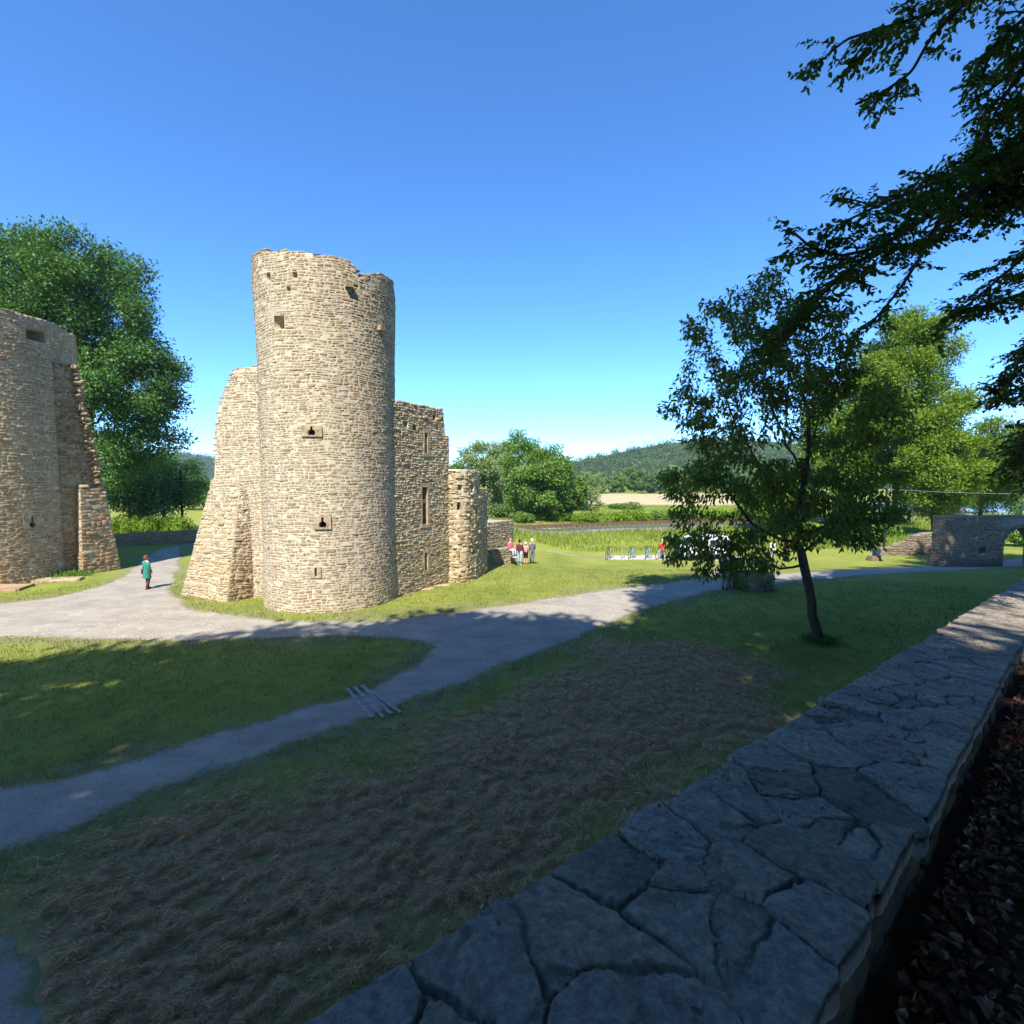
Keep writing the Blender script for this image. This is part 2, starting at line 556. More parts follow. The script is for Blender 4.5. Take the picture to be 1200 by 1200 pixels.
# --- main round tower
def main_tower():
    C = (-8.24, 23.4); R = 2.94
    root = empty('round_tower', (C[0], C[1], 0))
    tag(root, 'tall round tan rubble tower with broken top and stepped wall stub on its left', 'tower')
    tr0 = circle_track((0, 0), R, -PI, PI, 240)
    hc = lambda px, py: hitC(px, py, C, R)
    tops = [hc(p, q) for p, q in ((296, 301), (305, 299), (306.5, 294.5), (345, 294), (380, 300), (416, 309), (418, 325), (422, 322), (449, 322), (459, 331))]
    U = [0, tops[0][0] - 0.3] + [t[0] for t in tops] + [tops[-1][0] + .8, 2 * PI * R]
    Z = [13.6, 14.0] + [t[1] for t in tops] + [13.4, 13.6]
    top = lambda u: np.interp(u, U, Z)
    holes, ch = [], []
    def win(x0, y0, x1, y1):
        r = rect_from(hc(x0, y0), hc(x1, y1)); holes.append(r); ch.append(r); return r
    win(320.5, 371, 333, 385.5); win(343, 319, 349, 326); win(313, 320, 318, 329); win(336, 336, 341, 341); win(410, 331, 420, 337)
    tr = tr0
    for (px, py, w, h, key) in ((365, 505, .8, .44, True), (378, 612.5, .66, .54, True), (370, 671, .42, .46, False)):
        u, v = hc(px, py)
        loophole(tr, u, v, w, h, root, .085, key)
        holes.append((u - w / 2 + .035, u + w / 2 - .035, v - h / 2 + .03, v + h / 2 - .03))
        ch.append((u - w / 2 + .06, u + w / 2 - .06, v - h / 2 + .05, v + h / 2 - .05))
    # a slightly flared head
    class Flare(Track):
        def __call__(s, u, v, d):
            v = np.asarray(v, float)
            return Track.__call__(s, u, v, np.asarray(d, float) + 0.10 * sstep(10.0, 14.5, v) - .05 + .05 * sstep(3, 0, v))
    trf = Flare(tr0.p)
    masonry('shaft', trf, 0.0, 2 * PI * R, -0.2, top, stonesM, root, holes, ch, thick=1.9, seed=3, ends=False, recess=1.7, ch=(.065, .155), cw=(.15, .5), proud=(-.007, .008), rough=.6, joint=.016)
    # projecting stone brackets on the head
    for (px, py) in ((445, 385), (408, 335)):
        mb = MB(); u, v = hc(px, py)
        slab(trf, [(u - .14, v - .1), (u + .14, v - .08), (u + .13, v + .09), (u - .13, v + .1)], -.2, .2, mb)
        mb.build('corbel', M['stone_main'], root)
    # wall stub on the left
    o = np.array([C[0], C[1]])
    A = np.array((-14.1, 23.75)) - o; B = np.array((-10.9, 23.1)) - o
    trw = Track([A, B])
    hl = lambda px, py: hitL(px, py, A + o, B + o)
    pts = [hl(p, q) for p, q in ((246, 568), (251, 560), (253, 500), (257, 473), (263, 456), (271, 440), (272, 433), (285, 430), (301, 428))]
    zf = prof([(p[0], p[1]) for p in pts])
    masonry('wall_stub', trw, pts[0][0], trw.L, -.2, zf, stonesM, root, thick=1.3, seed=5, ch=(.065, .155), cw=(.15, .5), proud=(-.007, .010), rough=.6, joint=.016)
    # battered buttress: front and right flank
    b = M['stone_light']
    F0 = np.array((-15.55, 23.75)) - o; F1 = np.array((-12.62, 22.35)) - o
    trb = Track([F0, F1], batter=0.2)
    L = trb.L
    bt = prof([(0, 4.9), (.25, 5.2), (L, 5.3)])
    masonry('buttress', trb, 0, L, -.2, bt, stonesB, root, thick=1.4, seed=6, left=lambda v: .17 * max(v, 0), right=lambda v: -.06 * max(v, 0), ch=(.1, .24), cw=(.2, .6))
    mb = MB()
    G1 = np.array((-11.9, 23.35)) - o
    nrm = trb.nv[0]
    # flank as its own stone face, leaning with the front
    class Flank:
        L = float(np.linalg.norm(G1 - F1)); 
        def __call__(s, u, v, d):
            u = np.asarray(u, float); v = np.asarray(v, float); d = np.asarray(d, float)
            e = (G1 - F1) / s.L
            vv = np.clip(v, 0, 5.3)
            k = 1 - u / s.L
            e0 = (F1 - F0) / np.linalg.norm(F1 - F0)
            bx = F1[0] + e[0] * u + k * (-nrm[0] * .2 * vv - e0[0] * .06 * vv) + e[1] * d
            by = F1[1] + e[1] * u + k * (-nrm[1] * .2 * vv - e0[1] * .06 * vv) - e[0] * d
            return np.stack([bx, by, v], -1)
    masonry('buttress_flank', Flank(), 0, Flank.L, -.2, lambda u: 5.25, stonesM, root, thick=.25, seed=8, ends=False, recess=.1)
    return root
main_tower()

# --- residence wing with slit windows
def wing():
    A = np.array((-6.0, 22.05)); B = np.array((-3.28, 26.85))
    root = empty('castle_wing', (A[0], A[1], 0))
    tag(root, 'flat roofless stone wing with slit windows right of the round tower', 'castle wall')
    o = A.copy()
    tr = Track([A - o, B - o])
    hl = lambda px, py: hitL(px, py, A, B)
    t0 = hl(470, 470)[1]; t1 = hl(519, 482)[1]; uE = hl(520, 490)[0]; zS = hl(523, 512)[1]
    top = prof([(0, t0 + .05), (uE - .02, (t0 + t1) / 2), (uE, zS), (tr.L, zS)])
    holes, ch = [], []
    # two light window
    def slit(x0, y0, x1, y1, mull=False):
        a = hl(x0, y0); b = hl(x1, y1); r = rect_from(a, b)
        u0, u1, v0, v1 = r; f = .13
        mb = MB()
        slab(tr, [(u0 - f, v0), (u0, v0), (u0, v1), (u0 - f, v1)], -.35, .03, mb)
        slab(tr, [(u1, v0), (u1 + f, v0), (u1 + f, v1), (u1, v1)], -.35, .03, mb)
        slab(tr, [(u0 - f, v1), (u1 + f, v1), (u1 + f, v1 + .2), (u0 - f, v1 + .2)], -.35, .035, mb)
        slab(tr, [(u0 - f * 1.3, v0 - .17), (u1 + f * 1.3, v0 - .17), (u1 + f * 1.3, v0), (u0 - f * 1.3, v0)], -.35, .05, mb)
        if mull:
            vm = v0 + (v1 - v0) * .62
            slab(tr, [(u0, vm - .1), (u1, vm - .1), (u1, vm + .1), (u0, vm + .1)], -.3, -.06, mb)
        mb.build('window_surround', M['dressed'], root)
        holes.append((u0 - f, u1 + f, v0 - .17, v1 + .2)); ch.append((u0 - .04, u1 + .04, v0 - .04, v1 + .04))
    slit(497.6, 507, 501, 531); slit(494.5, 571, 501, 614, True); slit(497.5, 648, 501, 668)
    for (x, y) in ((486, 500), (476, 497), (509, 489)):
        u, v = hl(x, y); r = (u - .12, u + .12, v - .14, v + .12); holes.append(r); ch.append(r)
    masonry('wall', tr, 0, tr.L, -.2, top, stonesB, root, holes, ch, thick=1.2, seed=12, recess=.9, proud=(-.004, .035), rough=.9, ch=(.07, .16), cw=(.15, .5), joint=.016)  # paler stone puts in brightness that the grazing sun leaves out here
    return root
wing()

# --- corner turret
def turret():
    P = np.array([(-3.75, 27.15), (-3.3, 26.72), (-2.85, 26.6), (-2.35, 26.85), (-2.0, 27.5), (-1.72, 28.6), (-1.45, 30.0), (-1.9, 31.0)])
    root = empty('corner_turret', (P[3][0], P[3][1], 0))
    tag(root, 'low rounded turret of pale stone at the far end of the castle wing', 'turret')
    o = P[3].copy()
    tr = Track(P - o)
    hA = lambda px, py: hitL(px, py, P[2], P[3])
    z1 = zat(545, 551.5, 26.9); z2 = zat(569, 574, 29.3)
    ub = tr.u[4] + .75
    top = lambda u: np.where(np.asarray(u) < ub, z1, z2)
    holes = []
    def hole(px, py, w, h, k):
        u, v = hitL(px, py, P[k], P[k + 1]); u += tr.u[k]
        holes.append((u - w / 2, u + w / 2, v - h / 2, v + h / 2)); return u, v
    hole(539.5, 572, .24, .3, 1); hole(529, 592, .18, .18, 1); hole(553.5, 572, .28, .42, 3); hole(560, 574, .35, .4, 4); hole(556, 646, .3, .25, 4)
    u, v = hole(537.5, 594, .2, .4, 1)
    mb = MB()
    slab(tr, [(u - .3, v - .32), (u - .1, v - .32), (u - .1, v + .32), (u - .3, v + .32)], -.2, .02, mb)
    slab(tr, [(u + .1, v - .32), (u + .3, v - .32), (u + .3, v + .32), (u + .1, v + .32)], -.2, .02, mb)
    mb.build('loophole', M['dressed'], root)
    holes2 = [h for h in holes if h[0] != u - .1] + [(u - .3, u + .3, v - .32, v + .32)]
    masonry('wall', tr, 0, tr.L, -.6, top, stonesB, root, holes2, holes, thick=.6, seed=21, ch=(.1, .22), cw=(.2, .6), proud=(0, .06), rough=1.3, recess=.5)
    # flat capping
    mb = MB()
    q = [(p - o) for p in P[:5]] + [np.array((-3.6, 29.6)) - o]
    V = [(p[0], p[1], z1 - .02) for p in q] + [(p[0], p[1], z1 + .07) for p in q]
    k = len(q)
    mb.add(V, [list(range(k, 2 * k)), list(range(k))[::-1]] + [[i, (i + 1) % k, k + (i + 1) % k, k + i] for i in range(k)])
    mb.build('capping', M['concrete'], root)
turret()

# --- left tower
def left_tower():
    C = (-30.5, 27.95); R = 5.5
    root = empty('ruined_tower', (C[0], C[1], 0))
    tag(root, 'broad brown stone tower with crumbling right flank beside the big leafy tree', 'tower')
    tr0 = circle_track((0, 0), R, -PI, PI, 240)
    hc = lambda px, py: hitC(px, py, C, R)
    zt = hc(10, 364)[1]
    top = lambda u: zt + .1 * np.sin(np.asarray(u) * 1.3)
    holes, ch = [], []
    for (x0, y0, x1, y1) in ((30, 383, 54, 403), ):
        r = rect_from(hc(x0, y0), hc(x1, y1)); holes.append(r); ch.append(r)
    u, v = hc(38, 612)
    loophole(tr0, u, v, .8, .8, root, .1, True, M['dressed'])
    holes.append((u - .4, u + .4, v - .4, v + .4)); ch.append((u - .34, u + .34, v - .34, v + .34))
    masonry('shaft', tr0, 0, 2 * PI * R, -.2, top, stonesL, root, holes, ch, thick=2.4, seed=31, ends=False, ch=(.08, .19), cw=(.18, .6), recess=2.2, proud=(-.006, .018), rough=.8, joint=.016)
    o = np.array(C)
    # broken stub of the curtain wall
    u, v = hc(67, 520); a = u / R - PI
    A = np.array((C[0] + (R + .02) * math.sin(a), C[1] - (R + .02) * math.cos(a))); B = np.array((-24.2, 31.5))
    tr = Track([A - o, B - o])
    hl = lambda px, py: hitL(px, py, A, B)
    pts = [hl(p, q) for p, q in ((66.5, 424), (80, 426), (88, 430), (92, 440), (96, 452), (99, 470), (102, 478), (104, 498), (108, 520), (112, 536), (117, 550), (121, 570))]
    pr_ = [(max(p[0], 0), p[1]) for p in pts]
    masonry('broken_wall', tr, 0.0, pts[-1][0], -.2, prof(pr_), [M['stone_left'], M['rubble_core']], root, thick=.7, seed=33, proud=(-.03, .12), rough=1.2, ch=(.1, .26), cw=(.18, .5))
    # torn rubble core showing along the break
    r = np.random.default_rng(5); mb = MB()
    for i in range(230):
        t = r.random(); py = 428 + 150 * t
        px = np.interp(py, [428, 452, 478, 520, 550, 578], [84, 91, 96, 102, 109, 116]) + r.normal(0, 2.2) + (2 if i > 150 else 0)
        u, v = hl(px, py); s = r.uniform(.08, .22)
        c = tr(np.array([u]), np.array([v]), np.array([r.uniform(-.6 if i > 150 else 0, .22)]))[0]
        mb.box(c, (s * r.uniform(1, 1.9), s * 1.3, s * r.uniform(.5, .9)), rz=r.uniform(-.6, .9), rx=r.normal(0, .25), ry=r.normal(0, .2), bev=.03)
    tag(mb.build('rubble', M['stone_left'], root), kind='stuff')
    # low buttress with its corner towards the yard
    K1, K2 = at(97, 674)[:2], at(142, 667)[:2]
    K0 = K1 + np.array((-1.9, .6))
    zt2 = 4.85
    trb = Track([K0 - o, K1 - o], batter=.06)
    masonry('buttress', trb, 0, trb.L, -.2, lambda u: zt2 + .5 * (1 - np.asarray(u) / trb.L) + .12 * np.sin(np.asarray(u) * 9), stonesL, root, thick=.7, seed=35, ch=(.14, .3), cw=(.25, .7), right=lambda v: -.05 * max(v, 0))
    trc = Track([K1 - o, K2 - o], batter=.06)
    masonry('buttress_flank', trc, 0, trc.L, -.2, lambda u: zt2 + .02 + .1 * np.sin(np.asarray(u) * 7) - .25 * np.asarray(u) / trc.L, stonesL, root, thick=.7, seed=36, ch=(.14, .3), cw=(.25, .7), left=lambda v: .05 * max(v, 0), right=lambda v: -.1 * max(v, 0))
left_tower()

# --- low walls
def simple_wall(name, A, B, top, label, cat, mats, thick=.6, seed=1, holes=(), z0=None, back=True, **kw):
    A = np.array(A, float); B = np.array(B, float)
    z = float(min(gz(*A), gz(*B))) - .3
    root = empty(name, (A[0], A[1], 0)); tag(root, label, cat)
    tr = Track([A - A, B - A])
    masonry('wall', tr, 0, tr.L, z, top, mats, root, holes, thick=thick, seed=seed, **kw)
    # coping
    return root, tr

WA, WB = at(571, 654)[:2], at(602, 653)[:2]
PA, PB = at(574, 661)[:2], at(604.5, 660.5)[:2]
def corner_wall(name, A, B, depth, top, label, mats, seed):
    root = empty(name, (A[0], A[1], 0)); tag(root, label, 'wall')
    e = (B - A) / np.linalg.norm(B - A); n = np.array((-e[1], e[0]))
    P = np.array([A, B - e * .06, B + n * .06, B + n * depth]) - A
    tr = Track(P); masonry('wall', tr, 0, tr.L, -1.2, lambda u: top, mats, root, thick=.7, seed=seed)
    mb = MB()
    V = [(p[0], p[1], top - .05) for p in (np.array((0, 0)), B - A, B - A + n * depth, n * depth)]; V += [(x, y, top - .02) for x, y, z in V]
    mb.add(V, [[4, 5, 6, 7], [3, 2, 1, 0], [0, 1, 5, 4], [1, 2, 6, 5], [2, 3, 7, 6], [3, 0, 4, 7]])
    mb.build('wall_top', mats[1], root)
corner_wall('stone_wall', WA, WB, 3.0, zat(590, 613, WA[1]), 'high plain block of grey stone wall behind the seated visitors', stonesW, 41)
PTOP = zat(590, 646, PA[1])
corner_wall('stone_plinth', PA, PB, 1.0, PTOP, 'low wide stone plinth that one visitor in red sits on', stonesW, 43)
simple_wall('parapet', (-33.5, 39.6), (-26.3, 44.0), lambda u: 1.05, 'low grey boundary wall at the end of the gravel path by the green hedge', 'wall', stonesW, .5, 44)

# gate with arch
def gate():
    A = np.array((31.2, 36.6)); B = np.array((43.0, 37.6))
    root = empty('gate_wall', (A[0], A[1], 0)); tag(root, 'shaded grey stone wall with a round arched gateway', 'gate')
    tr = Track([A - A, B - A])
    hl = lambda px, py: hitL(px, py, A, B)
    zb = -1.3
    zt = hl(1150, 606)[1]; uA = hl(1176, 640)[0]; uB = uA + 2.9
    zs = hl(1190, 618.5)[1]  # crown
    rad = (uB - uA) / 2; cu = (uA + uB) / 2; cz = zs - rad
    top = prof([(0, zt - .05), (1, zt), (6, zt - .08), (tr.L, zt)])
    h = rect_from(hl(1147, 641), hl(1155, 648))
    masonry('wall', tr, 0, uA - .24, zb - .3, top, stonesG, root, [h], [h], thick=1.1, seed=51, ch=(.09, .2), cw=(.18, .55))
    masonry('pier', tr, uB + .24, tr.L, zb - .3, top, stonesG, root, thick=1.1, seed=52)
    tre = Track([np.array((-.1, 1.12)), np.array((0, 0))])
    masonry('wall_end', tre, 0, tre.L, zb - .3, lambda u: zt - .06, stonesG, root, thick=.05, seed=54, ends=False, ch=(.09, .2))
    # spandrel above the arch
    # solid arch block: ring of voussoirs and infill, built as extruded shapes
    mb = MB()
    m = 17
    for i in range(m):
        a0 = PI - PI * i / m - .012; a1 = PI - PI * (i + 1) / m + .012
        r0, r1 = rad, rad + .26
        poly = [(cu + r0 * math.cos(a0), cz + r0 * math.sin(a0)), (cu + r0 * math.cos(a1), cz + r0 * math.sin(a1)), (cu + r1 * math.cos(a1), cz + r1 * math.sin(a1)), (cu + r1 * math.cos(a0), cz + r1 * math.sin(a0))]
        slab(tr, poly, -1.12, .04, mb)
    for sx in (-1, 1):
        z = zb - .3
        while z < cz - .02:
            z1 = min(z + random.uniform(.22, .34), cz)
            slab(tr, [(cu + sx * rad, z), (cu + sx * (rad + .24), z), (cu + sx * (rad + .24), z1 - .015), (cu + sx * rad, z1 - .015)], -1.12, .035, mb); z = z1
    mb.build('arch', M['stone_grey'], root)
    mb = MB()
    ztop = zt - .06
    k = 24; pts = []
    for i in range(k + 1):
        a = PI - PI * i / k; pts.append((cu + (rad + .25) * math.cos(a), cz + (rad + .25) * math.sin(a)))
    for i in range(k):
        p, q = pts[i], pts[i + 1]
        slab(tr, [p, q, (q[0], ztop), (p[0], ztop)], -1.08, 0.0, mb)
    mb.build('infill', M['mortar_grey'], root)
    mb = MB(); u = uA - .2
    rr = random.Random(4)
    for row in range(9):
        z = cz + row * .17
        x = cu - rad - .22
        while x < cu + rad + .2:
            w = rr.uniform(.2, .5); xm = x + w / 2
            zz = z + .08
            dd = math.hypot(max(abs(xm - cu) - w * .4, 0), zz - .09 - cz)
            if dd > rad + .24 and z + .16 < zt and x + w < cu + rad + .3:
                slab(tr, [(x + .012, z + .01), (x + w - .012, z), (x + w - .014, z + .15), (x + .014, z + .155)], -.05, rr.uniform(.015, .05), mb)
            x += w
    mb.build('facing', M['stone_grey'], root)
    mb = MB()
    x = 0.0
    while x < tr.L:
        w = rr.uniform(.4, .9)
        slab(tr, [(x + .01, zt - .04), (x + w - .01, zt - .05), (x + w - .01, zt + .07 + rr.uniform(-.02, .03)), (x + .01, zt + .06)], -1.15, .05, mb); x += w
    mb.build('coping', M['stone_grey'], root)
gate()
gA, gB = at(1108, 649.5), at(1036, 652)
A2 = (gB[0], gB[1]); B2 = (gA[0] + .8, gA[1])
simple_wall('ruined_wall', A2, B2, lambda u: -1.3 + np.interp(u, [0, 1.2, 1.4, 2.8, 3.0, 4.2, 9], [.75, .8, 1.1, 1.3, 1.75, 2.0, 2.05]), 'ragged low stepped wall running up to the arched gateway', 'wall', stonesG, .6, 61, ch=(.12, .25), cw=(.2, .6))

# ------------------------------------------------------------------ ground
def axis(lo, hi, step, far, g=1.12):
    a = list(np.arange(lo, hi + 1e-6, step)); s = step
    x = hi
    while x < far:
        s *= g; x += s; a.append(x)
    s = step; x = lo; b = []
    while x > -far:
        s *= g; x -= s; b.append(x)
    return np.array(b[::-1] + a)

# parapet frame (needed for the hay mask too)
WD = np.array((0.743, 0.669)); WN = np.array((0.669, -0.743))   # along, towards terrace
P0 = np.array((-0.459, 1.006)); SL = -0.088; WT = 4.35; WW = 0.70
def wall_sz(s): return WT + SL * s

PATH_PX = [(-60, 712), (0, 706), (60, 700), (105, 690), (140, 676), (165, 655), (182, 645), (217, 636), (214, 660), (205, 690), (213, 701), (240, 714), (290, 722), (350, 726), (420, 727),
           (470, 724), (530, 717), (600, 707), (660, 697), (720, 689), (770, 684), (805, 679), (832, 668), (850, 655), (875, 655), (865, 668), (880, 674), (960, 669), (1040, 665), (1120, 660), (1180, 655), (1240, 650), (1300, 646), (1300, 656), (1200, 664), (1130, 668), (1040, 673), (960, 680), (890, 688),
           (840, 694), (800, 703), (760, 715), (715, 732), (670, 752), (620, 772), (560, 796), (500, 820), (440, 841), (370, 866), (300, 892), (220, 922), (150, 951), (70, 981), (0, 1003), (-120, 1035), (-120, 945),
           (0, 917), (80, 907), (150, 889), (220, 869), (290, 846), (350, 828), (400, 814), (450, 793), (485, 776), (505, 758), (495, 750), (440, 748), (360, 749), (280, 750), (200, 751), (120, 752), (50, 750), (-60, 747)]
PATH = np.array([at(*p)[:2] for p in PATH_PX])

def jitter_loop(P, step, amp, r, sm=3):
    out = []
    for i in range(len(P)):
        a, b = P[i], P[(i + 1) % len(P)]
        d = np.linalg.norm(b - a); n = max(1, int(d / step))
        for k in range(n):
            out.append(a + (b - a) * k / n)
    out = np.array(out)
    n = r.normal(0, 1, out.shape)
    n2 = sum(np.roll(n, k, 0) for k in range(-sm, sm + 1)) / math.sqrt(2 * sm + 1)
    return out + (n * .35 + n2) * amp

def inside(P, x, y):
    c = np.zeros(np.shape(x), bool)
    j = len(P) - 1
    for i in range(len(P)):
        xi, yi = P[i]; xj, yj = P[j]
        if yi != yj:
            k = ((yi > y) != (yj > y)) & (x < (xj - xi) * (y - yi) / (yj - yi) + xi)
            c ^= k
        j = i
    return c

def edge_dist(P, x, y):
    d = np.full(np.shape(x), 1e9)
    for i in range(len(P)):
        a, b = P[i], P[(i + 1) % len(P)]
        e = b - a; L = (e @ e) + 1e-12
        t = np.clip(((x - a[0]) * e[0] + (y - a[1]) * e[1]) / L, 0, 1)
        d = np.minimum(d, np.hypot(x - a[0] - t * e[0], y - a[1] - t * e[1]))
    return d

def poly_sheet(name, P, zoff, mat, grid=1.0, jit=(.25, .05), seed=2):
    r = np.random.default_rng(seed)
    J = jitter_loop(P, jit[0], jit[1], r)
    x0, y0 = J.min(0); x1, y1 = J.max(0)
    gx, gy = np.meshgrid(np.arange(x0, x1, grid), np.arange(y0, y1, grid)); gx = gx.ravel(); gy = gy.ravel()
    k = inside(J, gx, gy); gx, gy = gx[k], gy[k]
    k = edge_dist(J, gx, gy) > .18; gx, gy = gx[k], gy[k]
    pts = [Vector(p) for p in J.tolist()] + [Vector((a, b)) for a, b in zip(gx, gy)]
    n = len(J)
    res = delaunay_2d_cdt(pts, [], [list(range(n))], 1, 1e-4)
    V = np.array([(v.x, v.y) for v in res[0]]); F = np.array(res[2])
    Z = gz(V[:, 0], V[:, 1]) + zoff - (zoff + .006) * (edge_dist(J, V[:, 0], V[:, 1]) < .02)
    o = mesh_obj(name, np.column_stack([V, Z]), F, mat)
    a = o.data.attributes.new('edge', 'FLOAT', 'POINT'); a.data.foreach_set('value', np.clip(edge_dist(J, V[:, 0], V[:, 1]) / .75, 0, 1).astype(np.float32))
    return o, J

def vnoise(x, y, s, seed=0):
    """cheap smooth value noise"""
    x = np.asarray(x) / s + seed * 17.3; y = np.asarray(y) / s + seed * 9.1
    xi = np.floor(x).astype(int); yi = np.floor(y).astype(int); fx = x - xi; fy = y - yi
    fx = fx * fx * (3 - 2 * fx); fy = fy * fy * (3 - 2 * fy)
    def h(a, b):
        n = np.sin(a * 127.1 + b * 311.7 + seed * 74.7) * 43758.5453
        return n - np.floor(n)
    return (h(xi, yi) * (1 - fx) + h(xi + 1, yi) * fx) * (1 - fy) + (h(xi, yi + 1) * (1 - fx) + h(xi + 1, yi + 1) * fx) * fy

HAYP = np.array([at(*p)[:2] for p in [(-40, 1060), (60, 1010), (180, 965), (300, 925), (420, 885), (520, 842), (610, 800), (680, 768), (750, 742), (850, 752), (930, 790), (945, 830), (860, 915), (720, 1000), (500, 1120), (330, 1240), (-200, 1400)]])
def hay_w(x, y):
    d = edge_dist(HAYP, x, y); ins = inside(HAYP, x, y)
    sd = np.where(ins, d, -d) + (vnoise(x, y, 1.6, 1) - .5) * 1.8 + (vnoise(x, y, .5, 2) - .5) * .7
    return sstep(-.5, 1.0, sd)

def m_ground():
    t = NT('grass_turf')
    at_ = t.n('ShaderNodeAttribute', attribute_name='hay').outputs['Fac']
    ex = t.n('ShaderNodeAttribute', attribute_name='worn').outputs['Fac']
    a = t.noise(.35, 5); b = t.noise(3.0, 5, .7); c = t.noise(22, 4, .7)
    f = t.math('ADD', t.math('MULTIPLY', a, .45), t.math('ADD', t.math('MULTIPLY', b, .35), t.math('MULTIPLY', c, .25)))
    g = t.ramp(f, [(0.36, (.125, .155, .028)), (.48, (.205, .235, .042)), (.6, (.275, .295, .062)), (.74, (.34, .32, .11))])
    hb = t.noise(5, 6, .75)
    h = t.ramp(hb, [(.28, (.20, .115, .05)), (.48, (.42, .265, .13)), (.66, (.58, .39, .20))])
    hm = t.math('MULTIPLY', at_, t.ramp(t.noise(2.6, 5, .7), [(.30, (.3,) * 3), (.5, (1,) * 3)]))
    col = t.mix(hm, g, h)
    w = t.ramp(t.noise(4, 5), [(.35, (.17, .15, .085)), (.7, (.30, .265, .18))])
    col = t.mix(t.math('MULTIPLY', ex, t.ramp(t.noise(1.6, 6, .75), [(.35, (.3,) * 3), (.6, (1,) * 3)])), col, w)
    bp = t.bump(t.math('ADD', t.noise(15, 5, .75), t.math('MULTIPLY', t.noise(50, 3), .7)), .9, .05)
    return t.done(t.principled(col, .95, .08, bp))

def m_gravel(name, c0, c1, c2):
    t = NT(name)
    f = t.noise(1.1, 6, .7); g = t.noise(38, 3, .8)
    col = t.ramp(t.math('ADD', t.math('MULTIPLY', f, .45), t.math('MULTIPLY', g, .55)), [(.33, c0), (.52, c1), (.7, c2)])
    v = t.n('ShaderNodeTexVoronoi'); v.inputs['Scale'].default_value = 45; t.l(t.co.outputs['Object'], v.inputs['Vector'])
    col = t.mix(.22, col, v.outputs['Color'], 'SOFT_LIGHT')
    wv = t.noise(.9, 6, .75, t.mapping((.35, 1.0, 1.0)), .4)
    col = t.mix(t.ramp(wv, [(.40, (0, 0, 0)), (.62, (.55,) * 3)]), col, t.mix(1.0, col, (.66, .67, .70), 'MULTIPLY'))
    ed = t.n('ShaderNodeAttribute', attribute_name='edge').outputs['Fac']
    gn = t.noise(2.6, 7, .8)
    gm = t.math('SUBTRACT', t.math('MULTIPLY', gn, 1.55), t.math('MULTIPLY', ed, 1.0))
    col = t.mix(t.ramp(gm, [(.30, (0, 0, 0)), (.62, (.85,) * 3)]), col, (.17, .175, .06))
    return t.done(t.principled(col, .95, .1, t.bump(t.math('ADD', v.outputs['Distance'], t.noise(12, 5)), .8, .02)))

def ground():
    xs = axis(-62, 62, .5, 2600); ys = axis(-12, 74, .5, 2600)
    X, Y = np.meshgrid(xs, ys, indexing='ij')
    Z = gz(X, Y)
    Z = np.where((Y < 45) & (np.abs(X) < 62), Z, Z - .02)
    V = np.stack([X, Y, Z], -1).reshape(-1, 3)
    nx, ny = len(xs), len(ys)
    i, j = np.meshgrid(np.arange(nx - 1), np.arange(ny - 1), indexing='ij')
    a = (i * ny + j).ravel()
    F = np.stack([a, a + ny, a + ny + 1, a + 1], 1)
    o = mesh_obj('ground', V, F, m_ground()); tag(o, kind='structure')
    k = (np.abs(V[:, 0]) < 40) & (V[:, 1] > -5) & (V[:, 1] < 60)
    hay = np.zeros(len(V), np.float32); worn = np.zeros(len(V), np.float32)
    hay[k] = hay_w(V[k, 0], V[k, 1])
    d = edge_dist(PATH, V[k, 0], V[k, 1])
    worn[k] = .75 * (1 - sstep(0.0, .9, d + (vnoise(V[k, 0], V[k, 1], 1.1, 4) - .5) * 1.2))
    # bare strips: verge in front of the left tower and the trodden line below the round tower
    for pts, wd in (([(-40, 749), (60, 748), (160, 746)], .45), ([(560, 707), (470, 716), (400, 721)], .2), ([(640, 645), (680, 651), (720, 655)], .35)):
        L = np.array([at(*p)[:2] for p in pts])
        for q in range(len(L) - 1):
            e = L[q + 1] - L[q]; tt = np.clip(((V[k, 0] - L[q][0]) * e[0] + (V[k, 1] - L[q][1]) * e[1]) / (e @ e), 0, 1)
            dd = np.hypot(V[k, 0] - L[q][0] - tt * e[0], V[k, 1] - L[q][1] - tt * e[1])
            worn[k] = np.maximum(worn[k], .9 * (1 - sstep(wd * .4, wd * 1.8, dd)))
    for nm, arr in (('hay', hay), ('worn', worn)):
        at_ = o.data.attributes.new(nm, 'FLOAT', 'POINT'); at_.data.foreach_set('value', arr)
ground()
path_o, PJ = poly_sheet('gravel_path', PATH, .010, m_gravel('path_gravel', (.24, .215, .175), (.38, .335, .27), (.50, .445, .365)), jit=(.22, .07), grid=.4)
tag(path_o, kind='structure')

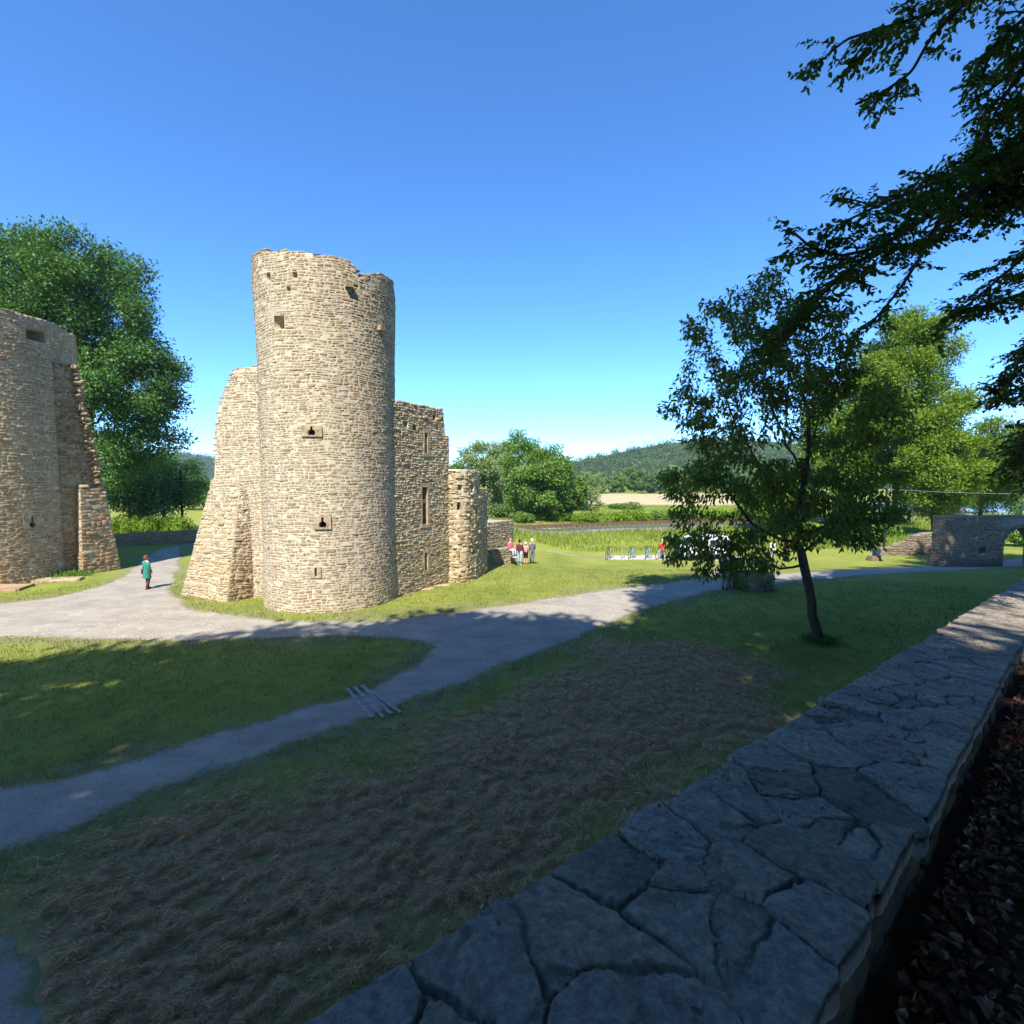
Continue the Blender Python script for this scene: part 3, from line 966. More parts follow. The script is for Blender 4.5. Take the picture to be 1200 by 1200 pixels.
PATCH = np.array([at(*q)[:2] for q in ((-90, 1035), (-10, 1050), (30, 1085), (58, 1120), (50, 1165), (75, 1210), (60, 1290), (-140, 1290))])
po, PJ2 = poly_sheet('gravel_patch', PATCH, .010, bpy.data.materials['path_gravel'], grid=.3, jit=(.15, .06), seed=6); tag(po, kind='structure')
def pebbles():
    r = np.random.default_rng(55); n = 60000
    x, y = lawn_scatter(n, r, 5.0, 26, 62)
    k = inside(PJ[::2], x, y); x, y = x[k], y[k]; k = r.random(len(x)) < .25 + .75 * (vnoise(x, y, .7, 4) > .55); x, y = x[k], y[k]; n = len(x)
    s = r.uniform(.006, .022, n) * np.clip(np.hypot(x, y) / 12, .8, 1.6)
    o = np.array([(1, 0, 0), (0, 1, 0), (-1, 0, 0), (0, -1, 0), (0, 0, .8), (.5, .5, .3)])[:5]
    a = r.uniform(0, 6.28, n); c_, s_ = np.cos(a), np.sin(a)
    B = o[None] * s[:, None, None] * np.stack([r.uniform(.7, 1.4, n), r.uniform(.7, 1.2, n), r.uniform(.5, 1, n)], 1)[:, None]
    V = np.stack([B[..., 0] * c_[:, None] - B[..., 1] * s_[:, None] + x[:, None], B[..., 0] * s_[:, None] + B[..., 1] * c_[:, None] + y[:, None], B[..., 2] + gz(x, y)[:, None] + .009], -1).reshape(-1, 3)
    b = (np.arange(n) * 5)[:, None]
    F = np.concatenate([b + np.array([[k, (k + 1) % 4, 4]]) for k in range(4)])
    tag(mesh_obj('gravel', V, F, m_blade('pebble', [(0, (.16, .14, .12)), (.5, (.33, .30, .25)), (1, (.58, .54, .47))], .9, 0.0)), 'loose pebbles scattered over the gravel path', 'gravel', kind='stuff')

# drain strips of light setts let into the path
def drains():
    a = [((407, 808), (436, 841)), ((415, 806), (448, 840)), ((424, 804), (459, 838)), ((433, 810), (467, 834))]
    for i, (p, q) in enumerate(a):
        A, B = at(*p)[:2], at(*q)[:2]
        e = B - A; L = np.linalg.norm(e); e /= L
        o = np.array((A[0], A[1], 0))
        mb = MB(); x = 0.0
        while x < L:
            w = random.uniform(.14, .22)
            if True:
                c = e * (x + w / 2)
                mb.box((c[0], c[1], .022 + random.uniform(-.004, .008)), (w - .004, .085 + random.uniform(-.02, .015), .03), rz=math.atan2(e[1], e[0]) + random.uniform(-.06, .06), bev=.006)
            x += w
        d = mb.build('drain_strip', M['sett']); d.location = Vector(o.tolist())
        tag(d, ['light sett strip across the path, the one nearest the left end of the crossing', 'light sett strip across the path, second from the left of four', 'light sett strip across the path, third from the left of four', 'light sett strip across the path, the shortest and rightmost of four'][i], 'paving strip', 'sett strips across the path')
M['sett'] = m_plain('pale_setts', (.30, .29, .265), .9, .1, .25, 7)
drains()

# bike stand pad and small trodden path
pad = np.array([at(*p)[:2] for p in [(706, 656), (800, 656.5), (860, 658), (875, 652), (800, 650), (712, 650.5)]])
o, _ = poly_sheet('bicycle_pad', pad, .02, m_gravel('pad_gravel', (.42, .39, .33), (.52, .48, .41), (.60, .56, .48)), grid=.5, jit=(.3, .04)); tag(o, kind='structure')
fp = [(628, 643), (650, 646), (680, 651), (708, 654.5), (708, 656), (680, 653), (650, 648), (626, 645)]
o, _ = poly_sheet('footpath', np.array([at(*p)[:2] for p in fp]), .018, m_gravel('trodden_earth', (.30, .26, .17), (.38, .33, .22), (.44, .39, .27)), grid=.5, jit=(.3, .05)); tag(o, kind='structure')
# far field, river
o, _ = poly_sheet('field', np.array([(9, 126), (40, 130), (80, 128), (95, 215), (15, 215)], float), .15, m_plain('ripe_grain', (.42, .34, .19), .95, .05, .15, .3), grid=8, jit=(4, .5)); tag(o, kind='structure')
me = mesh_obj('river', [(60, 95, -2.6), (900, 95, -2.6), (900, 190, -2.6), (60, 190, -2.6)], np.array([[0, 1, 2, 3]]), None or m_plain('river_water', (.03, .05, .06), .08, .6, .1, .2)); tag(me, kind='structure')

# ------------------------------------------------------------------ grass, hay, terrace leaves
def leaf_quads(P, D, N, L, W, fold=.15, hexa=False):
    D = D / (np.linalg.norm(D, axis=1)[:, None] + 1e-9)
    S = np.cross(D, N); S /= np.linalg.norm(S, axis=1)[:, None] + 1e-9
    N2 = np.cross(S, D)
    L = np.broadcast_to(L, (len(P),))[:, None]; W = np.broadcast_to(W, (len(P),))[:, None]
    if hexa:
        sh = [(0, 0, 0), (.3, .48, fold), (.68, .4, fold * .8), (1, 0, -.12), (.68, -.4, fold * .8), (.3, -.48, fold)]
        V = np.stack([P + D * L * a + S * W * b + N2 * W * c for a, b, c in sh], 1).reshape(-1, 3)
        o = (np.arange(len(P)) * 6)[:, None]
        return V, np.concatenate([o + np.array([[0, 1, 2, 3]]), o + np.array([[0, 3, 4, 5]])])
    sh = [(0, 0, 0), (.45, .5, fold), (1, 0, 0), (.45, -.5, fold)]
    V = np.stack([P + D * L * a + S * W * b + N2 * W * c for a, b, c in sh], 1).reshape(-1, 3)
    o = (np.arange(len(P)) * 4)[:, None]
    return V, o + np.array([[0, 1, 2, 3]])

def unit(n, r):
    v = r.normal(0, 1, (n, 3)); return v / np.linalg.norm(v, axis=1)[:, None]

def lawn_scatter(n, r, r0=4.0, r1=30.0, side=62):
    rad = np.exp(r.uniform(math.log(r0), math.log(r1), n)); a = np.radians(r.uniform(-side, side, n))
    x, y = rad * np.sin(a), rad * np.cos(a)
    s = (np.stack([x, y], 1) - P0) @ WN
    return x[s < -.05], y[s < -.05]

def m_blade(name, stops, rough=.7, trans=.2):
    t = NT(name); c = t.ramp(island(t), stops)
    p = t.principled(c, rough, .15); tr = t.n('ShaderNodeBsdfTranslucent'); t.l(c, tr.inputs['Color'])
    mx = t.n('ShaderNodeMixShader'); mx.inputs[0].default_value = trans
    t.l(p, mx.inputs[1]); t.l(tr.outputs[0], mx.inputs[2]); return t.done(mx.outputs[0])

def grass():
    r = np.random.default_rng(5)
    x, y = lawn_scatter(330000, r, 4.0, 34)
    q = ~inside(PATCH, x, y) | (r.random(len(x)) < .12); x, y = x[q], y[q]
    d = edge_dist(PJ[::3], x, y); ins = inside(PJ, x, y)
    hw = hay_w(x, y)
    tuft = vnoise(x, y, .35, 6)
    keep = (~ins | (d < .12)) & (r.random(len(x)) < np.clip(1 - .72 * hw, 0, 1) * (.35 + .65 * sstep(.3, .65, tuft)))
    x, y, d = x[keep], y[keep], d[keep]
    n = len(x); dist = np.hypot(x, y)
    h = r.uniform(.025, .07, n) * (1 + .8 * (d < .35) * (r.random(n) < .5)) * np.clip(dist / 11, .9, 2.0)
    w = .006 * np.clip(dist / 7, 1, 4.0)
    P = np.stack([x, y, gz(x, y)], 1)
    lean = r.normal(0, .45, (n, 2)); D = np.column_stack([lean, np.ones(n)])
    s = np.column_stack([r.normal(0, 1, (n, 2)), np.zeros(n)]); s /= np.linalg.norm(s, axis=1)[:, None]
    V = np.stack([P - s * w[:, None] / 2, P + s * w[:, None] / 2, P + D * h[:, None]], 1).reshape(-1, 3)
    F = np.arange(n * 3).reshape(-1, 3)
    o = mesh_obj('grass', V, F, m_blade('grass_blade', [(0, (.10, .125, .026)), (.5, (.17, .19, .042)), (.85, (.24, .24, .065)), (1, (.33, .28, .13))]))
    tag(o, 'short mown grass blades on the shaded lawn', 'grass', kind='stuff')

grass()
pebbles()

def hay():
    r = np.random.default_rng(8)
    x, y = lawn_scatter(620000, r, 4.0, 22, 60)
    hw = hay_w(x, y) * ~inside(PATCH, x, y)
    # windrows lie roughly along the wall
    al = x * WD[0] + y * WD[1]; ac = x * WN[0] + y * WN[1]
    cl = .62 * vnoise(al * .7, ac, .10, 3) + .38 * vnoise(al, ac, .26, 9)
    keep = r.random(len(x)) < hw * (.12 + .88 * sstep(.40, .62, cl))
    x, y, cl = x[keep], y[keep], cl[keep]; n = len(x)
    z = gz(x, y) + .01 + r.random(n) * .13 * sstep(.38, .70, cl)
    a = r.normal(math.atan2(WD[1], WD[0]), .9, n)
    dist = np.hypot(x, y)
    L = r.uniform(.08, .2, n); w = r.uniform(.004, .008, n) * np.clip(dist / 6, 1, 3)
    D = np.column_stack([np.cos(a), np.sin(a), r.normal(0, .22, n)])
    P = np.stack([x, y, z], 1) - D * L[:, None] / 2
    N = unit(n, r) * .7 + np.array([0, 0, 1])
    V, F = leaf_quads(P, D, N, L, w, 0)
    o = mesh_obj('cut_hay', V, F, m_blade('dry_hay', [(0, (.25, .14, .06)), (.4, (.50, .32, .165)), (.75, (.66, .45, .24)), (1, (.34, .27, .09))], .9, .1))
    tag(o, 'brown mown hay lying in loose clumps on the lawn below the wall', 'hay', kind='stuff')
hay()

def litter():
    """pale dry leaves and stones on the hay"""
    r = np.random.default_rng(18)
    x, y = lawn_scatter(900, r, 4.0, 13); n = len(x)
    k = hay_w(x, y) > .3; x, y = x[k], y[k]; n = len(x)
    D = np.column_stack([r.normal(0, 1, (n, 2)), r.normal(0, .2, n)]); N = unit(n, r) * .5 + np.array([0, 0, 1])
    V, F = leaf_quads(np.stack([x, y, gz(x, y) + .07], 1), D, N, r.uniform(.03, .08, n), r.uniform(.03, .05, n), .2, True)
    tag(mesh_obj('fallen_leaves', V, F, m_blade('pale_dry_leaf', [(0, (.18, .09, .04)), (.5, (.36, .25, .13)), (1, (.58, .47, .33))], .8, .1)), 'small pale dry leaves scattered over the cut hay', 'fallen leaves', kind='stuff')
litter()

# terrace behind the parapet
def m_soil():
    t = NT('leaf_mould')
    c = t.ramp(t.noise(7, 7, .75), [(.3, (.03, .02, .013)), (.55, (.08, .048, .032)), (.75, (.15, .085, .055))])
    return t.done(t.principled(c, .95, .1, t.bump(t.noise(14, 6, .7), 1.0, .05)))
def terrace():
    ss = np.arange(-30, 60, .5); ts = np.concatenate([np.arange(WW - .25, 4, .25), np.arange(4, 40, 2.0)])
    S, T = np.meshgrid(ss, ts, indexing='ij')
    X = P0[0] + WD[0] * S + WN[0] * T; Y = P0[1] + WD[1] * S + WN[1] * T
    Z = wall_sz(np.clip(S, -12, 40)) - .62 + .05 * vnoise(S, T, .8, 3) + .03 * np.clip(T, 0, 20)
    V = np.stack([X, Y, Z], -1).reshape(-1, 3); nt = len(ts)
    i, j = np.meshgrid(np.arange(len(ss) - 1), np.arange(nt - 1), indexing='ij'); a = (i * nt + j).ravel()
    tag(mesh_obj('terrace_ground', V, np.stack([a, a + nt, a + nt + 1, a + 1], 1)[:, ::-1], m_soil()), kind='structure')
    r = np.random.default_rng(9)
    n = 110000
    s = r.uniform(-1, 30, n) ** 1.0; t = WW + .02 + r.random(n) ** 1.5 * 7
    pr = r.random(n) < np.clip(6 / (np.abs(s) + 1), .15, 1); s, t = s[pr], t[pr]; n = len(s)
    x = P0[0] + WD[0] * s + WN[0] * t; y = P0[1] + WD[1] * s + WN[1] * t
    z = wall_sz(s) - .62 + .05 * vnoise(s, t, .8, 3) + .03 * t + r.random(n) * .05
    D = np.column_stack([r.normal(0, 1, (n, 2)), r.normal(0, .5, n)]); N = unit(n, r) * .9 + np.array([0, 0, 1])
    V, F = leaf_quads(np.stack([x, y, z], 1), D, N, r.uniform(.03, .065, n), r.uniform(.018, .04, n), .35, True)
    tag(mesh_obj('leaf_litter', V, F, m_blade('brown_dead_leaf', [(0, (.08, .04, .025)), (.4, (.19, .09, .052)), (.7, (.30, .145, .08)), (1, (.42, .28, .20))], .7, .15)), 'brown dead beech leaves covering the terrace behind the parapet', 'leaf litter', kind='stuff')
terrace()

# ------------------------------------------------------------------ parapet in front
def clip_poly(poly, n, c):
    out = []
    for i in range(len(poly)):
        a, b = poly[i], poly[(i + 1) % len(poly)]
        da, db = a @ n - c, b @ n - c
        if da <= 0: out.append(a)
        if (da < 0) != (db < 0) and abs(da - db) > 1e-12:
            out.append(a + (b - a) * (da / (da - db)))
    return out

def m_flag():
    t = NT('flagstone')
    c = t.ramp(t.n('ShaderNodeAttribute', attribute_name='stone').outputs['Fac'], [(0, (.17, .145, .115)), (.18, (.37, .315, .235)), (.36, (.22, .18, .135)), (.52, (.42, .37, .29)), (.68, (.27, .245, .21)), (.84, (.36, .275, .195)), (1, (.20, .185, .165))])
    big = t.noise(3.2, 7, .7)
    c = t.mix(t.ramp(big, [(.46, (0, 0, 0)), (.72, (.4,) * 3)]), c, (.46, .41, .32))
    c = t.mix(t.ramp(t.noise(2.1, 6, .7), [(.56, (0, 0, 0)), (.72, (.55,) * 3)]), c, (.10, .09, .07))
    c = t.mix(t.ramp(t.noise(28, 6, .8), [(.42, (.0,) * 3), (.6, (.75,) * 3)]), t.mix(1.0, c, (.62, .62, .62), 'MULTIPLY'), t.mix(1.0, c, (1.35, 1.33, 1.28), 'MULTIPLY'))
    sp = t.noise(60, 4, .8)
    c = t.mix(t.ramp(sp, [(.60, (0, 0, 0)), (.70, (.6,) * 3)]), c, (.36, .35, .32))
    c = t.mix(t.ramp(t.noise(4.3, 5, .7), [(.66, (0, 0, 0)), (.76, (.6,) * 3)]), c, (.085, .09, .035))
    jn = t.n('ShaderNodeAttribute', attribute_name='joint').outputs['Fac']
    ea = t.ramp(t.noise(16, 6, .75), [(.3, (.12, .10, .075)), (.48, (.25, .22, .17)), (.68, (.40, .36, .29))])
    ea = t.mix(t.ramp(t.noise(5, 5), [(.58, (0,) * 3), (.7, (.7,) * 3)]), ea, (.07, .085, .022))
    c = t.mix(t.ramp(jn, [(.25, (0,) * 3), (.6, (1,) * 3)]), c, ea)
    n2 = t.bump(t.noise(22, 8, .78), .9, .02)
    n3 = t.bump(t.noise(110, 6, .8), .8, .006, n2)
    return t.done(t.principled(c, .78, .3, n3))

def parapet():
    root = empty('parapet_wall', (P0[0], P0[1], WT)); tag(root, 'long foreground parapet wall topped with cracked grey flagstones', 'parapet')
    r = np.random.default_rng(23)
    def W(s, t, z):
        s = np.asarray(s, float); t = np.asarray(t, float)
        return np.stack([WD[0] * s + WN[0] * t, WD[1] * s + WN[1] * t, SL * s + z], -1)
    # seeds: staggered files of stones of very different sizes
    seeds = []
    q = -3.5
    while q < 43:
        k = r.choice([1, 2, 2, 3, 3, 4]); ln = r.uniform(.13, .36)
        for w in range(k):
            if r.random() < .1: continue
            seeds.append((q + r.uniform(-.12, .12), (w + .5) / k * WW + r.normal(0, .05)))
            if r.random() < .35: seeds.append((seeds[-1][0] + r.normal(0, .09), seeds[-1][1] + r.normal(0, .09)))
        q += ln
    seeds = np.array(seeds); ns = len(seeds)
    th = r.normal(.12, .30, ns); asp = r.uniform(.62, 1.25, ns); wg = r.normal(0, .012, ns)
    ch = r.normal(0, .0075, ns); ctx, cty = r.normal(0, .012, ns), r.normal(0, .012, ns); ccol = r.random(ns); ca = r.uniform(0, 2 * PI, ns); ck = r.uniform(4, 16, ns)
    eo = r.normal(0, .012, ns)
    def fbm(x, y, sc, o=4, sd=0, g=.55):
        t = 0; a = 1; n = 0
        for k in range(o):
            t = t + a * (vnoise(x + 13.7 * k, y - 7.1 * k, sc / 2 ** k, sd + k) - .5); n += a; a *= g
        return t / n * 2
    def top_sheet(s0, s1, ds, nt, first):
        ss = np.arange(s0, s1 + ds * .5, ds); tt = np.linspace(0, 1, nt)
        S, T = np.meshgrid(ss, tt, indexing='ij'); T = T * WW
        wx = S + .028 * fbm(S, T, .16, 4, 3) + .008 * fbm(S, T, .02, 2, 8); wy = T + .028 * fbm(S, T, .16, 4, 21) + .008 * fbm(S, T, .02, 2, 31)
        shp = S.shape; f1 = np.full(shp, 1e9); f2 = np.full(shp, 1e9); id_ = np.zeros(shp, int)
        B = 24
        for b in range(0, shp[0], B):
            sl = slice(b, min(b + B, shp[0])); lo, hi = ss[sl][0] - .75, ss[sl][-1] + .75
            for k in np.where((seeds[:, 0] > lo) & (seeds[:, 0] < hi))[0]:
                dx, dy = wx[sl] - seeds[k, 0], wy[sl] - seeds[k, 1]
                c_, s_ = math.cos(th[k]), math.sin(th[k])
                u = (dx * c_ + dy * s_) * asp[k]; v = (-dx * s_ + dy * c_)
                d = (np.abs(u) ** 2.6 + np.abs(v) ** 2.6) ** (1 / 2.6) + wg[k]
                m = d < f1[sl]
                f2[sl] = np.where(m, f1[sl], np.minimum(f2[sl], d)); f1[sl] = np.where(m, d, f1[sl]); id_[sl] = np.where(m, k, id_[sl])
        e = f2 - f1
        jw = .006 + .020 * np.clip(vnoise(S, T, .22, 41) - .15, 0, 1) ** 1.5
        dep = np.clip(vnoise(S, T, .3, 51) * 1.7 - .25, .12, 1)
        dx, dy = S - seeds[id_, 0], T - seeds[id_, 1]
        z = ch[id_] + ctx[id_] * dx + cty[id_] * dy
        # split, layered faces
        lay = (np.cos(ca[id_]) * dx + np.sin(ca[id_]) * dy) * ck[id_] * .45 + 1.1 * fbm(S, T, .22, 4, 61) + ccol[id_] * 3
        fl = np.floor(lay); fr = lay - fl
        z = z + .0055 * ((fl % 3) - 1 + sstep(.90, 1.0, fr) * np.where(fl % 3 == 2, -2, 1))
        z = z + .008 * fbm(S, T, .10, 5, 71, .62) + .0035 * fbm(S, T, .022, 3, 81)
        groove = (1 - sstep(jw * .35, jw, e)) * dep
        z = z - .013 * groove * (1 + .4 * fbm(S, T, .03, 2, 91)) - .010 * (1 - sstep(0, .016, e)) * np.clip(dep + .25, 0, 1)
        # uneven outer edges
        off = eo[id_] + .012 * fbm(S, T, .12, 3, 95) - .02 * (1 - sstep(0, .03, e)) * dep
        edge = np.zeros(shp); edge[:, 0] = -1; edge[:, -1] = 1; edge[:, 1] = -.6; edge[:, -2] = .6
        T2 = T + edge * (off + .01)
        z[:, 0] -= .014; z[:, -1] -= .014
        V = W(S, T2, z).reshape(-1, 3)
        sk = [W(S[:, 0], T2[:, 0], z[:, 0] - .075), W(S[:, -1], T2[:, -1], z[:, -1] - .075)]
        n = nt; i, j = np.meshgrid(np.arange(shp[0] - 1), np.arange(n - 1), indexing='ij'); a = (i * n + j).ravel()
        F = [np.stack([a, a + n, a + n + 1, a + 1], 1)[:, ::-1]]
        q = np.arange(shp[0] - 1); k0 = len(V); k1 = k0 + shp[0]
        F.append(np.stack([k0 + q, q * n, (q + 1) * n, k0 + q + 1], 1)[:, ::-1]); F.append(np.stack([k1 + q, k1 + q + 1, (q + 1) * n + n - 1, q * n + n - 1], 1)[:, ::-1])
        V = np.concatenate([V] + sk)
        col = np.concatenate([ccol[id_].ravel(), ccol[id_[:, 0]], ccol[id_[:, -1]]]); gr = np.concatenate([groove.ravel(), np.zeros(2 * shp[0])])
        return V, np.concatenate(F), col, gr
    parts = [top_sheet(-4, -1, .04, 20, 0), top_sheet(-1, 4.2, .0055, 128, 0), top_sheet(4.2, 12, .014, 52, 0), top_sheet(12, 43, .045, 20, 0)]
    VV, FF, CC, GG = [], [], [], []; n0 = 0
    for V, F, c, g in parts:
        VV.append(V); FF.append(F + n0); CC.append(c); GG.append(g); n0 += len(V)
    co = mesh_obj('coping_stones', np.concatenate(VV), np.concatenate(FF), m_flag(), root, smooth=True)
    for nm, arr in (('stone', np.concatenate(CC)), ('joint', np.concatenate(GG))):
        a = co.data.attributes.new(nm, 'FLOAT', 'POINT'); a.data.foreach_set('value', arr.astype(np.float32))
    # body: core with joints filled by dark earth and moss; side faces of real stones
    t = NT('joint_earth')
    c = t.ramp(t.noise(16, 6, .75), [(.3, (.02, .018, .014)), (.55, (.055, .05, .04)), (.72, (.11, .10, .085))])
    c = t.mix(t.ramp(t.noise(5, 5), [(.6, (0,) * 3), (.7, (.7,) * 3)]), c, (.06, .075, .02))
    earth = t.done(t.principled(c, .95, .1, t.bump(t.noise(40, 6, .75), 1, .02)))
    ss = np.arange(-4, 43, .12); nS = len(ss); tt = np.linspace(.03, WW - .09, 9)
    V = []; 
    S, T = np.meshgrid(ss, tt, indexing='ij')
    Vt = W(S, T, -.085 + (vnoise(S, T, .05, 5) - .5) * .02)
    V = Vt.reshape(-1, 3); nt = len(tt)
    i, j = np.meshgrid(np.arange(nS - 1), np.arange(nt - 1), indexing='ij'); a = (i * nt + j).ravel()
    F = [np.stack([a + 1, a + nt + 1, a + nt, a], 1)]
    zlow = -WT - .2 + 0 * ss
    bl = W(ss, np.full(nS, .03), 0); bl[:, 2] = -WT - .3
    br = W(ss, np.full(nS, WW - .09), -1.0)
    k0 = len(V); V = np.concatenate([V, bl, br])
    q = np.arange(nS - 1)
    F.append(np.stack([k0 + q, q * nt, (q + 1) * nt, k0 + q + 1], 1))
    F.append(np.stack([k0 + nS + q, k0 + nS + q + 1, (q + 1) * nt + nt - 1, q * nt + nt - 1], 1))
    mesh_obj('core', V, F, earth, root)
    # stones on the terrace side
    class Side:
        def __init__(s, t, sg): s.t = t; s.sg = sg
        def __call__(s, u, v, d):
            u = np.asarray(u, float)
            return W(u if s.sg > 0 else -u, s.t + s.sg * np.asarray(d, float), np.asarray(v, float) - 0.0)
    masonry('terrace_face', Side(WW - .085, 1), -4, 42, -.75, lambda u: -.08, [M['stone_shade_dirt'], M['rubble_dark']], root, thick=.1, seed=71, ch=(.06, .14), cw=(.15, .5), ends=False, du=1.0, proud=(-.01, .02), rough=.8)
    masonry('lawn_face', Side(.015, -1), -42, 4, -4.6, lambda u: -.08, [M['stone_grey'], M['mortar_grey']], root, thick=.1, seed=72, ch=(.14, .3), cw=(.25, .8), ends=False, du=1.0)
    # moss tufts and leaf crumbs in the joints
    n = 2600
    s = r.uniform(-1, 20, n); tq = r.uniform(.03, WW - .03, n)
    cl = vnoise(s, tq, .28, 12) > .70
    s, tq = s[cl], tq[cl]; n = len(s)
    P = W(s, tq, np.full(n, -.006))
    D = np.column_stack([r.normal(0, .6, (n, 2)), np.ones(n)])
    V, F = leaf_quads(P, D, unit(n, r), r.uniform(.012, .035, n), r.uniform(.004, .008, n), 0)
    tag(mesh_obj('moss', V, F, m_blade('moss_blade', [(0, (.04, .05, .012)), (1, (.11, .12, .035))]), root), kind='stuff')
    n = 800
    s = r.uniform(-.5, 14, n); tq = r.uniform(.02, WW - .02, n)
    V, F = leaf_quads(W(s, tq, np.full(n, .012)), np.column_stack([r.normal(0, 1, (n, 2)), r.normal(0, .2, n)]), unit(n, r) * .4 + np.array([0, 0, 1]), r.uniform(.01, .03, n), r.uniform(.008, .02, n), .2, True)
    tag(mesh_obj('leaf_crumbs', V, F, m_blade('crumb', [(0, (.1, .05, .03)), (1, (.3, .27, .22))]), root), kind='stuff')
parapet()

# ------------------------------------------------------------------ trees
def colonize(att, start, step, di, dk, maxit=120, seed=1, grav=0.0):
    r = np.random.default_rng(seed)
    N = [np.array(p, float) for p in start]; par = [-1] + list(range(len(start) - 1))
    A = att.copy(); near = np.full(len(A), 1e9); idx = np.zeros(len(A), int)
    for k, p in enumerate(N):
        d = np.linalg.norm(A - p, axis=1); m = d < near; near[m] = d[m]; idx[m] = k
    alive = near > dk
    for it in range(maxit):
        act = alive & (near < di)
        if not act.any():
            if not alive.any(): break
            act = alive & (near < near[alive].min() * 1.15)
        ids = np.unique(idx[act]); new = []
        for k in ids:
            v = A[act & (idx == k)] - N[k]; v /= np.linalg.norm(v, axis=1)[:, None] + 1e-9
            d = v.mean(0) + r.normal(0, .12, 3) + np.array([0, 0, grav]); d /= np.linalg.norm(d) + 1e-9
            new.append((N[k] + d * step, k))
        for p, k in new:
            N.append(p); par.append(k); q = len(N) - 1
            d = np.linalg.norm(A - p, axis=1); m = d < near; near[m] = d[m]; idx[m] = q
        alive &= near > dk
        if len(N) > 6000: break
    return np.array(N), np.array(par)

def radii(par, tip, root_r):
    n = len(par); a = np.zeros(n); kids = np.zeros(n, int)
    for k in range(n - 1, 0, -1):
        if kids[k] == 0: a[k] = tip ** 2.2
        a[par[k]] += a[k]; kids[par[k]] += 1
    a[0] = max(a[0], a[1] if n > 1 else tip ** 2.2)
    r = a ** (1 / 2.2)
    e = math.log(root_r / tip) / math.log(max(r[0], tip * 1.5) / tip)
    return tip * (r / tip) ** e, kids

def branch_mesh(name, N, par, rad, mat, parent, rmin=0.0, sides=7, flare=None):
    n = len(N); d = np.zeros((n, 3)); d[0] = (0, 0, 1)
    for k in range(1, n):
        v = N[k] - N[par[k]]; d[k] = v / (np.linalg.norm(v) + 1e-9)
    main = {}
    for k in range(1, n):
        p = par[k]
        if p not in main or rad[k] > rad[main[p]]: main[p] = k
    def frame(dd):
        ref = np.where(np.abs(dd[:, 2:3]) < .95, np.array([[0, 0, 1.0]]), np.array([[1.0, 0, 0]]))
        a = np.cross(dd, ref); a /= np.linalg.norm(a, axis=1)[:, None]; return a, np.cross(a, dd)
    ks = np.array([k for k in range(1, n) if rad[k] > rmin])
    ism = np.array([main[par[k]] == k for k in ks])
    r0 = np.where(ism, rad[par[ks]], np.minimum(rad[ks] * 1.25, rad[par[ks]])); d0 = np.where(ism[:, None], d[par[ks]], d[ks])
    a0, b0 = frame(d0); a1, b1 = frame(d[ks])
    t = np.arange(sides) * 2 * PI / sides
    c, s = np.cos(t)[None, :, None], np.sin(t)[None, :, None]
    if flare:
        fl0 = 1 + flare * np.exp(-np.maximum(N[par[ks]][:, 2] - N[0, 2], 0) / .35); fl1 = 1 + flare * np.exp(-np.maximum(N[ks][:, 2] - N[0, 2], 0) / .35)
    else: fl0 = fl1 = np.ones(len(ks))
    R0 = N[par[ks]][:, None] + (r0 * fl0)[:, None, None] * (a0[:, None] * c + b0[:, None] * s)
    R1 = N[ks][:, None] + (rad[ks] * fl1)[:, None, None] * (a1[:, None] * c + b1[:, None] * s)
    V = np.concatenate([R0, R1], 1).reshape(-1, 3)
    o = (np.arange(len(ks)) * 2 * sides)[:, None]; F = []
    for k in range(sides):
        k2 = (k + 1) % sides
        F.append(o + np.array([[k, k2, sides + k2, sides + k]]))
    return mesh_obj(name, V, np.concatenate(F), mat, parent, smooth=True)

def ellipsoids(n, ells, r, shell=.45):
    """random points in a union of ellipsoids (cx,cy,cz,rx,ry,rz), denser towards the outside"""
    vol = np.array([e[3] * e[4] * e[5] for e in ells]); k = r.choice(len(ells), n, p=vol / vol.sum())
    E = np.array(ells)[k]
    u = unit(n, r) * (r.random(n) ** shell)[:, None]
    return E[:, :3] + u * E[:, 3:]

